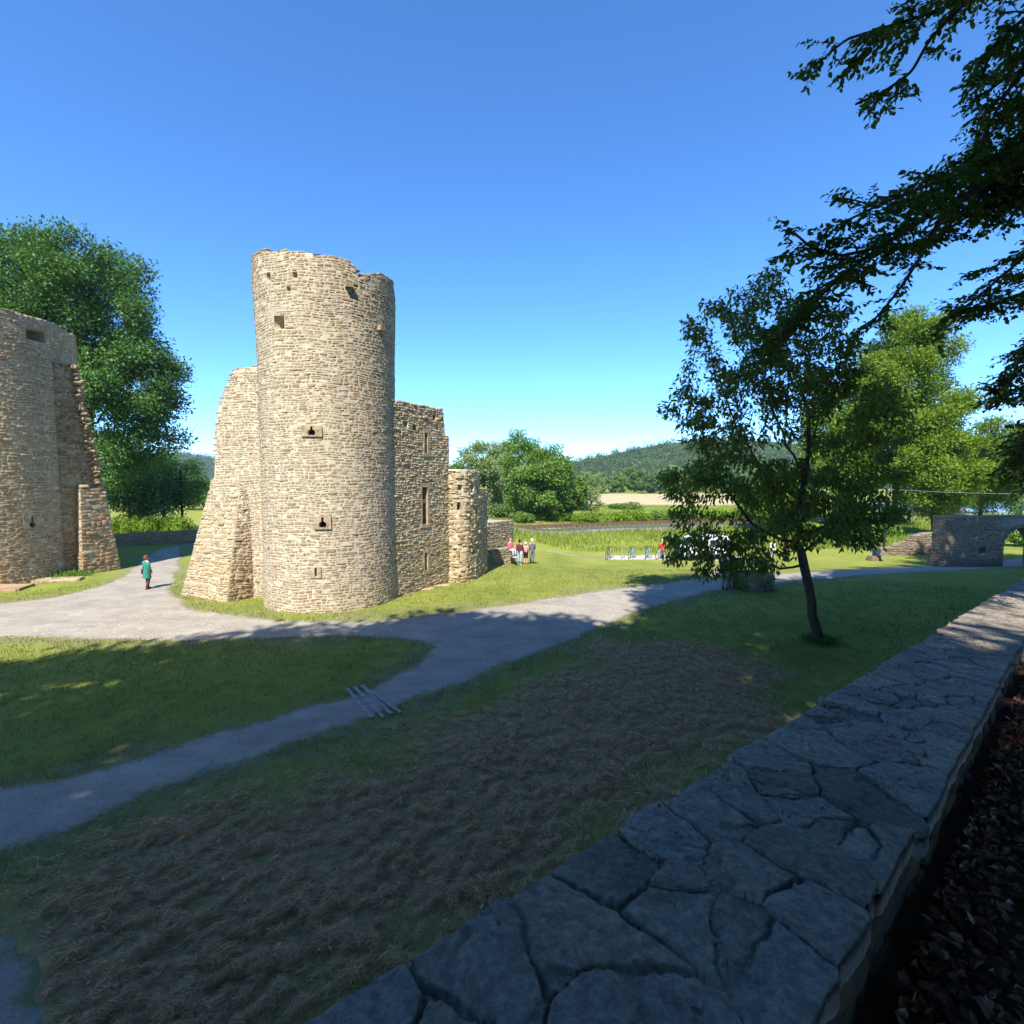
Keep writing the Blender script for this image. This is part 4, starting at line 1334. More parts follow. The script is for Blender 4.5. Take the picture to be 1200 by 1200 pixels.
def tree(name, label, base, ells, leafmat, barkmat, trunk_r, natt=350, step=.7, leaves=20000, L=.2, W=None, group=None, seed=1, droop=.2, lean=(0, 0), clear=None, spread=None, trunk_h=None, hexa=False, keep=None, tip=.012, cat='tree', flare=.5, wander=.15, tuft=1.0, root=None, rmin=0.0):
    """ells in local coordinates (z up from the base)"""
    r = np.random.default_rng(seed)
    if root is None:
        root = empty(name, base); tag(root, label, cat, group)
    att = ellipsoids(natt, ells, r)
    att = att[att[:, 2] > .6]
    zlow = trunk_h if trunk_h else max(.5, att[:, 2].min() + .2)
    st = [np.array([0, 0, -.15])]
    m = max(3, int(zlow / step))
    for k in range(1, m + 1):
        f = k / m
        st.append(np.array([lean[0] * f + r.normal(0, wander * .4), lean[1] * f + r.normal(0, wander * .4), zlow * f]))
    N, par = colonize(att, st, step, step * 9, step * 1.4, seed=seed)
    rad, kids = radii(par, tip, trunk_r)
    branch_mesh('trunk', N, par, rad, barkmat, root, rmin, flare=flare)
    # leaves on the outer twigs
    tw = np.where((rad < tip * 3.0) & (np.arange(len(N)) > m))[0]
    wt = np.where(kids[tw] == 0, 2.2, 1.0); k = r.choice(tw, leaves, p=wt / wt.sum())
    sp = spread if spread else step * .75
    off = np.clip(r.normal(0, 1, (leaves, 3)), -1.7, 1.7) * np.array([sp, sp, sp * .75])
    P = N[k] + off
    cen = np.array([np.mean([e[0] for e in ells]), np.mean([e[1] for e in ells]), np.mean([e[2] for e in ells])])
    outw = P - cen; outw /= np.linalg.norm(outw, axis=1)[:, None] + 1e-9
    D = unit(leaves, r) * .8 + outw * .5 + np.array([0, 0, -droop])
    Nn = unit(leaves, r) * .75 + np.array([0, 0, .8]) + outw * .35
    Ls = L * r.uniform(.65, 1.3, leaves)
    if keep is not None:
        q = keep(P + np.array([float(v) for v in base])); P, D, Nn, Ls = P[q], D[q], Nn[q], Ls[q]
    V, F = leaf_quads(P, D, Nn, Ls, Ls * (W or .5), .18, hexa)
    mesh_obj('crown', V, F, leafmat, root)
    return root

LF = {
 'walnut': m_leaf('walnut_leaf', (.10, .145, .026), (.155, .215, .038), (.22, .28, .06), .5),
 'oak': m_leaf('oak_leaf', (0.049, 0.118, 0.027), (0.085, 0.199, 0.038), (0.162, 0.286, 0.057), .3),
 'beech': m_leaf('beech_leaf', (.06, .105, .018), (.095, .155, .026), (.13, .19, .04), .6),
 'robinia': m_leaf('pale_green_leaf', (.13, .21, .015), (.19, .29, .022), (.26, .35, .04), .45),
 'mid': m_leaf('mid_green_leaf', (0.094, 0.189, 0.026), (0.142, 0.255, 0.038), (0.217, 0.320, 0.056), .3),
 'grey': m_leaf('willow_leaf', (0.186, 0.265, 0.092), (0.265, 0.357, 0.132), (0.344, 0.435, 0.171), .3),
 'dark': m_leaf('dark_green_leaf', (0.066, 0.140, 0.032), (0.106, 0.199, 0.047), (0.152, 0.259, 0.070), .3),
 'lime': m_leaf('lime_leaf', (.15, .26, .015), (.21, .32, .02), (.27, .37, .04), .4),
}

# lone walnut on the lawn
base = at(960, 752)
WX, WY = float(base[0]), float(base[1])
def loc(px, py, dy=0.0):
    p = atY(px, py, WY + dy); return (p[0] - WX, dy, p[2])
def el(px, py, rx, rz, dy=0.0, ry=None):
    c = loc(px, py, dy); s = WY / 600
    return (c[0], c[1], c[2], rx * s, (ry or rx) * s, rz * s)
tree('walnut_tree', 'single slender tree with drooping leaves standing alone on the shaded lawn', base,
     [el(868, 400, 66, 75), el(905, 345, 34, 36), el(815, 480, 38, 42), el(850, 555, 75, 45), el(945, 420, 66, 70), el(985, 500, 62, 85, -.3), el(955, 580, 90, 62), el(825, 620, 48, 40, .5), el(815, 655, 32, 22, .2), el(885, 645, 62, 34), el(865, 668, 40, 18, -.3), el(800, 560, 34, 40), el(1000, 610, 60, 34), el(860, 500, 60, 60, 1.0), el(905, 470, 60, 80, -1.0)],
     LF['walnut'], M['bark'], .145, natt=1000, step=.42, leaves=27000, L=.20, W=.40, seed=4, droop=.75, lean=(-.55, .1), trunk_h=2.6, spread=.19, tip=.012, flare=.6, wander=.05)

# big leafy tree behind the left tower
def ell_at(bx, by, px, py, Y, rx, rz, ry=None):
    p = atY(px, py, Y); s = Y / 600
    return (p[0] - bx, p[1] - by, p[2], rx * s, (ry or rx) * s, rz * s)
bx, by = -39.5, 45.0
E = [ell_at(bx, by, *a) for a in ((20, 320, 45, 75, 55), (100, 340, 45, 75, 50), (150, 375, 45, 48, 48), (170, 440, 45, 40, 55), (110, 440, 46, 85, 75), (165, 510, 45, 48, 36), (120, 530, 46, 60, 40), (40, 430, 47, 70, 80), (-70, 400, 48, 80, 110), (60, 385, 46, 80, 85), (150, 455, 45, 58, 60), (175, 400, 45, 38, 40), (95, 310, 46, 60, 36))]
tree('oak_tree', 'huge dense dark green tree towering over the ruined brown tower', (bx, by, -.2), E, LF['oak'], M['bark'], .55, natt=1150, step=1.1, leaves=175000, L=.27, W=.55, seed=9, droop=.1, trunk_h=4.5, spread=.72, tip=.03)

# smaller trees under and behind it
for i, (px, py, Y, w, h, lf, lab) in enumerate(((190, 560, 62, 45, 40, 'mid', 'small green tree under the right edge of the huge dark tree'), (150, 575, 58, 40, 32, 'dark', 'low dark tree between the ruined brown tower and the hedge'), (238, 578, 110, 30, 20, 'mid', 'rounded tree seen over the low buttress of the round tower'), (195, 545, 150, 40, 26, 'dark', 'far dark tree behind the timber pole'))):
    p = atY(px, py, Y); s = Y / 600; zc = p[2]; g = float(gz(p[0], Y))
    hh = zc - g
    tree('tree', lab, (p[0], Y, g), [(0, 0, hh, w * s, w * s * .8, h * s), (w * s * .3, 0, hh * .7, w * s * .8, w * s * .7, h * s * .7)], LF[lf], M['bark'], .16, natt=140, step=.9, leaves=13000, L=.3, seed=40 + i, spread=.7, tip=.03, trunk_h=max(1.0, hh * .4), group='trees behind the ruined brown tower')

# trees beyond the railway
def far_tree(name, px, py_top, py_bot, Y, halfw, lf, label, group, seed, leaves=16000, L=.4, natt=170, bark='bark', tier=3):
    p = atY(px, py_bot, Y); s = Y / 600
    g = float(gz(p[0], Y)); top = atY(px, py_top, Y)[2] - g; bot = max(p[2] - g, .4); R = halfw * s
    r = np.random.default_rng(seed)
    E = []
    for k in range(tier):
        f = k / max(1, tier - 1)
        zc = bot + (top - bot) * (.24 + .54 * f); rr = R * (.60 + .42 * math.sin(PI * (.22 + .60 * f)))
        for q in range(3):
            a = r.uniform(0, 2 * PI); o = rr * .42
            E.append((o * math.cos(a), o * math.sin(a), zc + r.normal(0, .04) * (top - bot), rr * .62, rr * .62, (top - bot) * (.27 if tier < 4 else .2)))
    E.append((0, 0, bot + (top - bot) * .5, R * .78, R * .78, (top - bot) * .5))
    return tree(name, label, (p[0], Y, g), E, LF[lf], M[bark], max(.12, R * .05), natt=natt, step=max(.5, R * .16), leaves=leaves, L=L, seed=seed, spread=max(.35, R * .12), tip=.03, trunk_h=max(.6, bot * .9), group=group)

g1 = 'trees beyond the railway'
far_tree('tree', 625, 513, 604, 82, 48, 'mid', 'broad rounded bright green tree beyond the railway, right of the low turret', g1, 101, 42000, .36, 320)
far_tree('tree', 553, 522, 600, 96, 36, 'grey', 'pale grey-green tree rising just behind the low turret', g1, 102, 22000, .42)
far_tree('tree', 590, 517, 600, 104, 32, 'grey', 'pale feathery tree between the turret and the broad rounded tree', g1, 103, 18000, .42)
far_tree('tree', 668, 550, 606, 86, 26, 'mid', 'short spreading tree at the right foot of the broad rounded tree', g1, 104, 16000, .34)
far_tree('tree', 693, 552, 603, 90, 20, 'grey', 'sparse thin-limbed young tree in front of the grain field', g1, 105, 5200, .3, 130)
far_tree('tree', 536, 545, 604, 76, 22, 'mid', 'leafy tree half hidden by the low turret', g1, 106, 15000, .36)
g2 = 'trees along the far edge of the grain field'
labs = ['dark tree at the left end of the row beyond the grain field', 'olive tree second in the row beyond the grain field', 'rounded green tree in the middle of the row beyond the grain field', 'wide bright tree in the row beyond the grain field', 'pale tree near the right end of the row beyond the grain field', 'tall green tree at the right end of the row beyond the grain field', 'dim green tree behind the crown of the lone lawn tree', 'last tree of the far row, just right of the lone lawn tree']
for i, (px, t, w, lf) in enumerate(((700, 556, 16, 'dark'), (722, 558, 15, 'mid'), (744, 551, 18, 'mid'), (766, 555, 18, 'dark'), (788, 548, 18, 'grey'), (812, 545, 20, 'mid'), (850, 548, 24, 'dark'), (896, 544, 25, 'mid'))):
    far_tree('tree', px, t, 579, 228 + (i % 3) * 9, w, lf, labs[i], g2, 120 + i, 9000, .85, 90)

# bright robinias at the right, and the wood by the river
g3 = 'bright trees in front of the river'
far_tree('robinia_tree', 1050, 366, 560, 62, 62, 'robinia', 'tallest bright yellow-green tree, right behind the lone lawn tree', g3, 131, 80000, .33, 480, tier=5)
far_tree('robinia_tree', 985, 440, 590, 66, 62, 'robinia', 'bright yellow-green tree mostly hidden by the lone lawn tree', g3, 132, 42000, .34, 300, tier=4)
far_tree('robinia_tree', 1095, 500, 600, 58, 50, 'robinia', 'low bushy bright tree left of the arched gateway', g3, 133, 36000, .3, 260, tier=3)
far_tree('robinia_tree', 1150, 487, 590, 72, 40, 'robinia', 'small bright tree above the gateway wall', g3, 134, 26000, .32, 220, tier=3)
far_tree('tree', 1195, 500, 596, 80, 40, 'dark', 'dark tree above the right end of the gateway wall', g3, 135, 22000, .32, 220, tier=3)
far_tree('tree', 1120, 520, 592, 92, 60, 'dark', 'dark shaded tree deep behind the low bushy bright tree', g3, 136, 26000, .36, 240, tier=3)
far_tree('tree', 905, 560, 612, 60, 45, 'lime', 'round lime green tree seen through the lone tree', g3, 137, 20000, .26, 200, tier=3)
far_tree('tree', 1240, 480, 590, 62, 55, 'mid', 'leafy tree at the right picture edge above the gateway', g3, 138, 26000, .3, 240, tier=3)

# shrubs
def shrub_mesh(seed, n, L):
    r = np.random.default_rng(seed)
    E = [(r.normal(0, .45), r.normal(0, .35), r.uniform(.25, .6), r.uniform(.4, .7), r.uniform(.35, .6), r.uniform(.3, .5)) for _ in range(7)]
    P = ellipsoids(n, E, r, .3); P[:, 2] = np.abs(P[:, 2])
    D = unit(n, r) * .7 + np.array([0, 0, .1]); N = unit(n, r) * .6 + np.array([0, 0, 1]) + P * np.array([.5, .5, .2])
    return leaf_quads(P, D, N, L * r.uniform(.6, 1.3, n), L * .6, .2)
SH = {}
def shrub(px, py, w, h, lf, label, group, seed, Y=None):
    key = (lf, seed % 3)
    if key not in SH:
        V, F = shrub_mesh(seed, 2600, .14); o = mesh_obj('shrub', V, F, LF[lf]); SH[key] = o
    else:
        o = SH[key].copy(); COL.objects.link(o)
    p = at(px, py) if Y is None else atY(px, py, Y)
    s = p[1] / 600
    o.location = Vector(p.tolist()); o.scale = (w * s / 1.15, w * s / 1.3, h * s / .95); o.rotation_euler = (0, 0, seed * 1.7)
    tag(o, label, 'shrub', group); return o
r = random.Random(3)
gS = 'bright shrubs beyond the railway'
wh = ['below the broad rounded tree', 'in front of the grain field', 'under the sparse young tree', 'beside the pale slab', 'left of the lone lawn tree', 'behind the railway']
for i, (px, py, w, h, lf, lab) in enumerate((
    (655, 611, 22, 10, 'lime', 'low bright shrub under the right side of the broad rounded tree'), (692, 613, 24, 11, 'lime', 'wide bright shrub beneath the sparse young tree'), (722, 614, 24, 13, 'lime', 'largest lime green shrub right of the sparse young tree'), (745, 612, 20, 14, 'lime', 'tall lime green shrub in front of the grain field'), (772, 612, 22, 12, 'mid', 'green shrub at the left edge of the lone tree crown'),
    (612, 612, 16, 13, 'mid', 'dark leafy shrub with pale flowers above the stone wall block'), (588, 606, 20, 16, 'dark', 'dark shrub just right of the turret top'), (635, 606, 20, 11, 'mid', 'mid green shrub at the foot of the broad rounded tree'), (800, 610, 24, 13, 'mid', 'shrub behind the white van'), (850, 612, 30, 14, 'lime', 'lime shrub seen below the lone tree crown'), (895, 618, 26, 15, 'mid', 'shrub left of the lone tree trunk'), (955, 632, 30, 17, 'lime', 'pale leafy shrub just right of the lone tree trunk'), (1000, 634, 32, 17, 'mid', 'shrub at the left end of the ragged stepped wall'), (675, 598, 26, 9, 'grey', 'greyish shrub at the near edge of the grain field'), (735, 597, 28, 8, 'mid', 'low hedge-like shrub at the near edge of the grain field'), (1040, 628, 26, 14, 'mid', 'shrub behind the ragged stepped wall'), (1090, 596, 26, 8, 'dark', 'dark shrub on the river bank left of the gateway'))):
    shrub(px, py, w, h, lf, lab, gS, i)
gH = 'hedge shrubs behind the boundary wall'
for i, (px, w, lab) in enumerate(((138, 15, 'lime hedge shrub at the left end of the boundary wall'), (157, 14, 'lime hedge shrub behind the middle of the boundary wall'), (178, 15, 'lime hedge shrub below the timber pole'), (198, 15, 'lime hedge shrub near the right end of the boundary wall'), (218, 15, 'lime hedge shrub touching the low buttress of the round tower'))):
    p = at(px, 637); shrub(px, 632, w, 27, 'lime', lab, gH, i + 30, Y=47.0)
shrub(1192, 640, 22, 22, 'mid', 'dark green bush seen through the arched gateway', 'bushes beyond the gateway', 4)
shrub(1225, 640, 24, 24, 'mid', 'dark green bush at the right inside the arched gateway', 'bushes beyond the gateway', 7)

# tall grass on the railway bank and meadow
def tall_grass():
    r = np.random.default_rng(31); n = 130000
    y = r.uniform(36, 124, n) ** 1.0; k = r.random(n) < np.clip(48 / y, 0, 1) ** 1.2; y = y[k]; n = len(y)
    x = r.uniform(-.12, .95, n) * y
    rail = rail_off(x, y)
    G = np.array([at(*q)[:2] for q in ((560, 640), (636, 642), (680, 648), (712, 649), (800, 648.5), (876, 649), (960, 645))])
    k = ((rail > 2.3) | (rail < -1.7)) & ~((x > 20) & (y < 45)) & (y > np.interp(x, G[:, 0], G[:, 1]) + .4 + 1.2 * vnoise(x, y, 2, 8)); x, y, rail = x[k], y[k], rail[k]; n = len(x)
    h = r.uniform(.2, .62, n) * (.45 + .8 * vnoise(x, y, 3.5, 2)) * np.where((rail > -7) & (rail < 0), 1.45, 1) * np.where(y > 62, .8, 1); w = .03 * y / 45
    P = np.stack([x, y, gz(x, y) + bankz(x, y)], 1)
    D = np.column_stack([r.normal(0, .3, (n, 2)), np.ones(n)]); s = np.column_stack([r.normal(0, 1, (n, 2)), np.zeros(n)]); s /= np.linalg.norm(s, axis=1)[:, None]
    V = np.stack([P - s * w[:, None], P + s * w[:, None], P + D * h[:, None]], 1).reshape(-1, 3)
    o = mesh_obj('tall_grass', V, np.arange(n * 3).reshape(-1, 3), m_blade('meadow_blade', [(0, (.10, .17, .015)), (.6, (.16, .235, .022)), (1, (.24, .26, .06))]))
    tag(o, 'tall bright meadow grass on the railway bank', 'grass', kind='stuff')
RA = np.array((-2.6, 53.2)); RB = np.array((17.3, 61.0)); RE = (RB - RA) / np.linalg.norm(RB - RA); RNn = np.array((-RE[1], RE[0]))
def rail_off(x, y): return (x - RA[0]) * RNn[0] + (y - RA[1]) * RNn[1]
def bankz(x, y):
    d = np.abs(rail_off(x, y)); return .75 * (1 - sstep(2.0, 9.0, d))
tall_grass()

def railway():
    o0 = RA - RE * 14; L = 95.0
    root = empty('railway_track', (o0[0], o0[1], 0)); tag(root, 'single railway line on a grey ballast bed beyond the meadow bank', 'railway')
    ang = math.atan2(RE[1], RE[0])
    ss = np.arange(0, L + .1, .5); oo = np.array([-12, -9, -6, -4, -2.6, -1.9, 1.9, 2.6, 4, 6, 9, 12]); 
    def pos(s, o, z): return np.stack([RE[0] * s + RNn[0] * o, RE[1] * s + RNn[1] * o, z], -1)
    def sheet(name, offs, prof_, mat, par, tagk=None):
        S, O = np.meshgrid(ss, offs, indexing='ij'); P = pos(S, O, 0 * S); gx, gy = P[..., 0] + o0[0], P[..., 1] + o0[1]
        P[..., 2] = prof_(gx, gy, O)
        n = len(offs); i, j = np.meshgrid(np.arange(len(ss) - 1), np.arange(n - 1), indexing='ij'); a = (i * n + j).ravel()
        ob = mesh_obj(name, P.reshape(-1, 3), np.stack([a, a + n, a + n + 1, a + 1], 1), mat, par)
        q = ob.data.attributes.new('edge', 'FLOAT', 'POINT'); q.data.foreach_set('value', np.clip((2.1 - np.abs(O.ravel())) / .7, 0, 1).astype(np.float32))
        return ob
    bank = sheet('bank', oo, lambda x, y, o: gz(x, y) + bankz(x, y) + .01 - .3 * (np.abs(o) > 11), bpy.data.materials['grass_turf'], None)
    bank.name = 'grass_bank'; bank.location = root.location; tag(bank, kind='structure')
    zb = lambda x, y, o: gz(x, y) + .75 + .26 * (1 - sstep(1.3, 2.1, np.abs(o))) - .05 * (np.abs(o) > 2.4)
    sheet('ballast', np.array([-2.1, -1.8, -1.5, -1.3, 0, 1.3, 1.5, 1.8, 2.1]), zb, m_gravel('ballast_stone', (.15, .135, .115), (.24, .22, .19), (.33, .30, .265)), root)
    zr = float(gz(0, 60)) + .75 + .26
    mb = MB(); s = .3
    while s < L:
        p = pos(np.array(s), np.array(0.0), np.array(zr + .01)); mb.box(p, (.24, 2.4, .12), rz=ang, bev=.01); s += .65
    mb.build('sleepers', M['wood'], root)
    for sg in (-.72, .72):
        mb = MB()
        p = pos(np.array(L / 2), np.array(sg), np.array(zr + .14)); mb.box(p, (L, .07, .15), rz=ang)
        p = pos(np.array(L / 2), np.array(sg), np.array(zr + .075)); mb.box(p, (L, .13, .02), rz=ang)
        mb.build('rail', M['rail'], root)
railway()
p = atY(637, 618, 63); mb = MB(); mb.box((0, 0, .35), (3.0, 1.0, .7), rz=.2, bev=.05); mb.box((1.9, .2, .3), (.3, .3, .6), rz=.2, bev=.02)
o = mb.build('concrete_slab', M['concrete']); o.location = (p[0], 63, float(gz(p[0], 63)) + .15); tag(o, 'low pale concrete slab in the grass just beyond the railway', 'slab')

# ------------------------------------------------------------------ beech with overhanging boughs
def smooth_line(P, n):
    P = np.asarray(P, float)
    d = np.concatenate([[0], np.cumsum(np.linalg.norm(np.diff(P, axis=0), axis=1))]); t = np.linspace(0, d[-1], n)
    Q = np.stack([np.interp(t, d, P[:, k]) for k in range(3)], 1)
    for _ in range(max(1, n // 10)):
        Q[1:-1] = (Q[:-2] + 2 * Q[1:-1] + Q[2:]) / 4
    return Q, d[-1]

def bough(root, pts, r0, seed, sub_len=1.0, sub_per_m=5.0, leafL=.064, droop=.28, dens=1.0, start=0.0, name='bough'):
    r = np.random.default_rng(seed)
    Q, L = smooth_line(pts, 40)
    mb = MB()
    mb.tube(Q, list(np.linspace(r0, .012, len(Q))), 7)
    LP, LD, LN = [], [], []
    def leaf_line(T, up):
        seg = np.linalg.norm(np.diff(T, axis=0), axis=1).sum(); n = max(4, int(seg / .019 * dens))
        f = np.linspace(.05, 1, n); idx = f * (len(T) - 1)
        C = np.stack([np.interp(idx, np.arange(len(T)), T[:, k]) for k in range(3)], 1)
        dv = T[-1] - T[0]; dv = dv / (np.linalg.norm(dv) + 1e-9)
        sd = np.cross(dv, up); sd /= np.linalg.norm(sd) + 1e-9
        sg = np.where(np.arange(n) % 2 == 0, 1, -1)[:, None]
        LP.append(C + r.normal(0, .012, C.shape)); LD.append(dv * .55 + sd * sg * .8 + r.normal(0, .25, C.shape) + np.array([0, 0, -.22]))
        LN.append(np.broadcast_to(up, C.shape) + r.normal(0, .38, C.shape))
    def curve(p, d, l, n, dr):
        T = [p]; d = d / np.linalg.norm(d)
        for k in range(n):
            d = d + np.array([0, 0, -dr / n]) + r.normal(0, .10, 3); d /= np.linalg.norm(d); T.append(T[-1] + d * l / n)
        return np.array(T)
    ns = int(L * sub_per_m * (1 - start)); side = 1
    for q in range(ns):
        f = start + (1 - start) * (q + r.random()) / ns; k = min(int(f * 39), 38)
        p = Q[k] + (Q[k + 1] - Q[k]) * (f * 39 - k); t = Q[k + 1] - Q[k]; t /= np.linalg.norm(t)
        sd = np.cross(t, np.array([0, 0, 1.0])); sd /= np.linalg.norm(sd) + 1e-9
        side = -side
        l = sub_len * r.uniform(.45, 1.25) * (1.0 - .45 * f)
        T = curve(p, t * .75 + sd * side * r.uniform(.4, 1.0) + np.array([0, 0, r.normal(.05, .35)]), l, 8, droop)
        mb.tube(T, list(np.linspace(.013, .004, len(T))), 5, caps=False)
        nt = max(4, int(l / .055)); s2 = 1
        for w in range(nt):
            g = .12 + .88 * (w + r.random()) / nt; kk = min(int(g * 8), 7); pp = T[kk] + (T[kk + 1] - T[kk]) * (g * 8 - kk)
            tt = T[kk + 1] - T[kk]; tt /= np.linalg.norm(tt)
            sd2 = np.cross(tt, np.array([0, 0, 1.0])); sd2 /= np.linalg.norm(sd2) + 1e-9; s2 = -s2
            l2 = r.uniform(.14, .40) * (1.15 - .5 * g)
            T2 = curve(pp, tt * .7 + sd2 * s2 * .8 + np.array([0, 0, r.normal(-.05, .25)]), l2, 4, droop * .8)
            mb.tube(T2, [.004, .0035, .003, .0025, .002], 4, caps=False)
            up = np.array([r.normal(0, .35), r.normal(0, .35), 1.0]); up /= np.linalg.norm(up)
            leaf_line(T2, up)
        leaf_line(T[5:], np.array([0, 0, 1.0]))
    b = mb.build(name, M['bark'], root, smooth=True)
    P, D, N = np.concatenate(LP), np.concatenate(LD), np.concatenate(LN)
    n = len(P); ls = leafL * r.uniform(.6, 1.25, n)
    V, F = leaf_quads(P, D, N, ls, ls * .62, .12, True)
    mesh_obj('foliage', V, F, LF['beech'], b)
    return n

def pxd(l):
    return [atY(px, py, Y) for px, py, Y in l]

def beech():
    T = np.array((9.6, 3.2, 3.2))
    root = empty('beech_tree', (0, 0, 0)); root.location = (9.6, 3.2, 2.9)
    tag(root, 'beech on the terrace whose dark boughs hang into the sky at the upper right', 'tree')
    o = np.array(root.location)
    def B(pts, *a, **k):
        P = [p - o for p in pts]; return bough(root, P, *a, **k)
    tr = lambda z: np.array((9.6 + .02 * z, 3.2, z))
    n = 0
    n += B([tr(7.2)] + pxd([(1330, 140, 6.9), (1200, 195, 6.4), (1110, 238, 6.1), (1030, 290, 5.9), (955, 345, 5.7), (925, 395, 5.6)]), .10, 1, sub_len=.95, sub_per_m=7.5, start=.28)
    n += B([tr(7.4)] + pxd([(1300, 110, 6.6), (1210, 165, 6.0), (1130, 205, 5.8), (1060, 225, 5.6), (985, 262, 5.5)]), .06, 2, sub_len=.75, sub_per_m=7, start=.3)
    n += B(pxd([(1110, 238, 6.1), (1080, 300, 6.0), (1050, 345, 5.95), (1020, 380, 5.9)]), .022, 3, sub_len=.5, sub_per_m=5)
    n += B([tr(8.6)] + pxd([(1330, -190, 6.4), (1200, -60, 5.9), (1130, 5, 5.6), (1060, 25, 5.5), (995, 45, 5.4)]), .07, 4, sub_len=.8, sub_per_m=7, start=.4)
    n += B(pxd([(1130, 5, 5.6), (1090, 45, 5.55), (1068, 85, 5.5), (1035, 108, 5.5), (1003, 122, 5.45)]), .018, 5, sub_len=.3, sub_per_m=5, start=.3)
    n += B([tr(8.0)] + pxd([(1360, -60, 6.8), (1260, 10, 6.3), (1195, 80, 6.1), (1155, 150, 6.0), (1135, 205, 6.0)]), .07, 6, sub_len=.75, sub_per_m=8, start=.4)
    n += B([tr(6.2)] + pxd([(1380, 210, 7.0), (1270, 255, 6.6), (1200, 300, 6.4), (1150, 345, 6.3), (1122, 368, 6.3)]), .06, 7, sub_len=.75, sub_per_m=6, start=.4)
    n += B([tr(5.6)] + pxd([(1420, 330, 7.3), (1300, 360, 7.0), (1235, 390, 6.8), (1195, 430, 6.7), (1172, 465, 6.7)]), .06, 8, sub_len=.6, sub_per_m=7, start=.45)
    n += B([tr(5.2)] + pxd([(1420, 420, 7.3), (1310, 440, 7.0), (1240, 480, 6.8), (1205, 530, 6.8), (1195, 570, 6.8)]), .05, 9, sub_len=.55, sub_per_m=8, start=.45)
    n += B([tr(8.2)] + pxd([(1420, 20, 6.9), (1300, 60, 6.5), (1230, 120, 6.3), (1190, 200, 6.3), (1165, 245, 6.3)]), .05, 10, sub_len=.7, sub_per_m=8, start=.45)
    n += B(pxd([(1330, 140, 6.9), (1265, 120, 6.5), (1205, 110, 6.3), (1165, 150, 6.2), (1140, 190, 6.2)]), .03, 11, sub_len=.6, sub_per_m=9)
    n += B(pxd([(1300, 200, 6.9), (1250, 215, 6.6), (1190, 225, 6.4), (1140, 250, 6.3), (1085, 285, 6.2)]), .03, 12, sub_len=.55, sub_per_m=8)
    n += B(pxd([(1320, 285, 6.9), (1250, 315, 6.6), (1195, 345, 6.5), (1150, 360, 6.4), (1120, 362, 6.4)]), .025, 13, sub_len=.5, sub_per_m=9)
    n += B(pxd([(1320, 420, 7.1), (1260, 430, 6.9), (1215, 450, 6.8), (1185, 470, 6.8), (1165, 468, 6.8)]), .025, 14, sub_len=.45, sub_per_m=9)
    n += B(pxd([(1320, 500, 7.1), (1260, 505, 6.9), (1215, 520, 6.8), (1190, 535, 6.8)]), .025, 15, sub_len=.5, sub_per_m=10)
    n += B(pxd([(1030, 290, 5.9), (985, 300, 5.8), (950, 290, 5.7), (930, 272, 5.7)]), .02, 16, sub_len=.45, sub_per_m=9)
    n += B(pxd([(955, 345, 5.7), (935, 370, 5.65), (915, 395, 5.6), (905, 420, 5.6)]), .014, 17, sub_len=.4, sub_per_m=9)
    n += B(pxd([(1330, 330, 7.0), (1270, 350, 6.8), (1225, 385, 6.7), (1195, 420, 6.7), (1180, 455, 6.7)]), .025, 18, sub_len=.5, sub_per_m=11)
    n += B(pxd([(1330, 460, 7.0), (1270, 470, 6.8), (1225, 490, 6.7), (1198, 515, 6.7), (1188, 545, 6.7)]), .025, 19, sub_len=.5, sub_per_m=11)
    n += B(pxd([(1330, 10, 6.6), (1260, 0, 6.3), (1200, 20, 6.1), (1160, 60, 6.0), (1150, 95, 6.0)]), .025, 20, sub_len=.5, sub_per_m=10)
    n += B(pxd([(1320, 130, 6.8), (1260, 150, 6.6), (1215, 160, 6.4), (1175, 200, 6.3), (1160, 235, 6.3)]), .025, 21, sub_len=.5, sub_per_m=10)
    tree('beech', None, (9.6, 3.2, 2.9), [(0, 0, 19, 5.5, 5.5, 6), (-3, 1.5, 20, 5.5, 5.5, 5)], LF['beech'], M['bark_pale'], .42, natt=330, step=1.0, leaves=30000, L=.38, W=.6, seed=61, spread=.6, tip=.03, trunk_h=6.0, root=root, keep=lambda P: ~in_frame(P, 0), wander=.03)
beech()

gT = 'tall trees on the terrace behind the viewer'
def shade_tree(x, y, ztop, R, seed, label, leaves=24000):
    z0 = 3.4
    h = ztop - z0
    E = [(0, 0, h - R * 1.0, R, R, R * 1.0), (R * .3, -R * .2, h * .42, R * .7, R * .7, h * .2), (R * .45, -R * .2, h * .6, R * .8, R * .8, h * .22), (-R * .4, R * .2, h * .68, R * .75, R * .75, h * .22)]
    tree('terrace_tree', label, (x, y, z0), E, LF['beech'], M['bark_pale'], .4, natt=240, step=1.2, leaves=leaves, L=.46, W=.62, seed=seed, spread=.8, tip=.04, trunk_h=h * .4, group=gT, keep=lambda P: ~in_frame(P, 0))
SHADE = [(-20.5, -11.5, 25.5, 6.5), (-12.5, -6.8, 28, 6.3), (-5.5, -3.5, 28, 6.0), (-3.6, -4.0, 27.5, 4.5), (15.5, 5.0, 29, 5.5), (21.5, 8.5, 30, 6.0), (29.5, 14.0, 29, 6.0), (36, 21, 28, 6),
         (-15.5, -17.0, 24, 6.5), (-7.5, -14.0, 24, 6.5), (-1.0, -12.5, 24, 6.5), (8.0, -12.5, 22, 5.5), (20, -3.0, 26, 6.5), (28, 3.0, 26, 6.5)]  # back row: unseen trees added to block low sun over the foreground
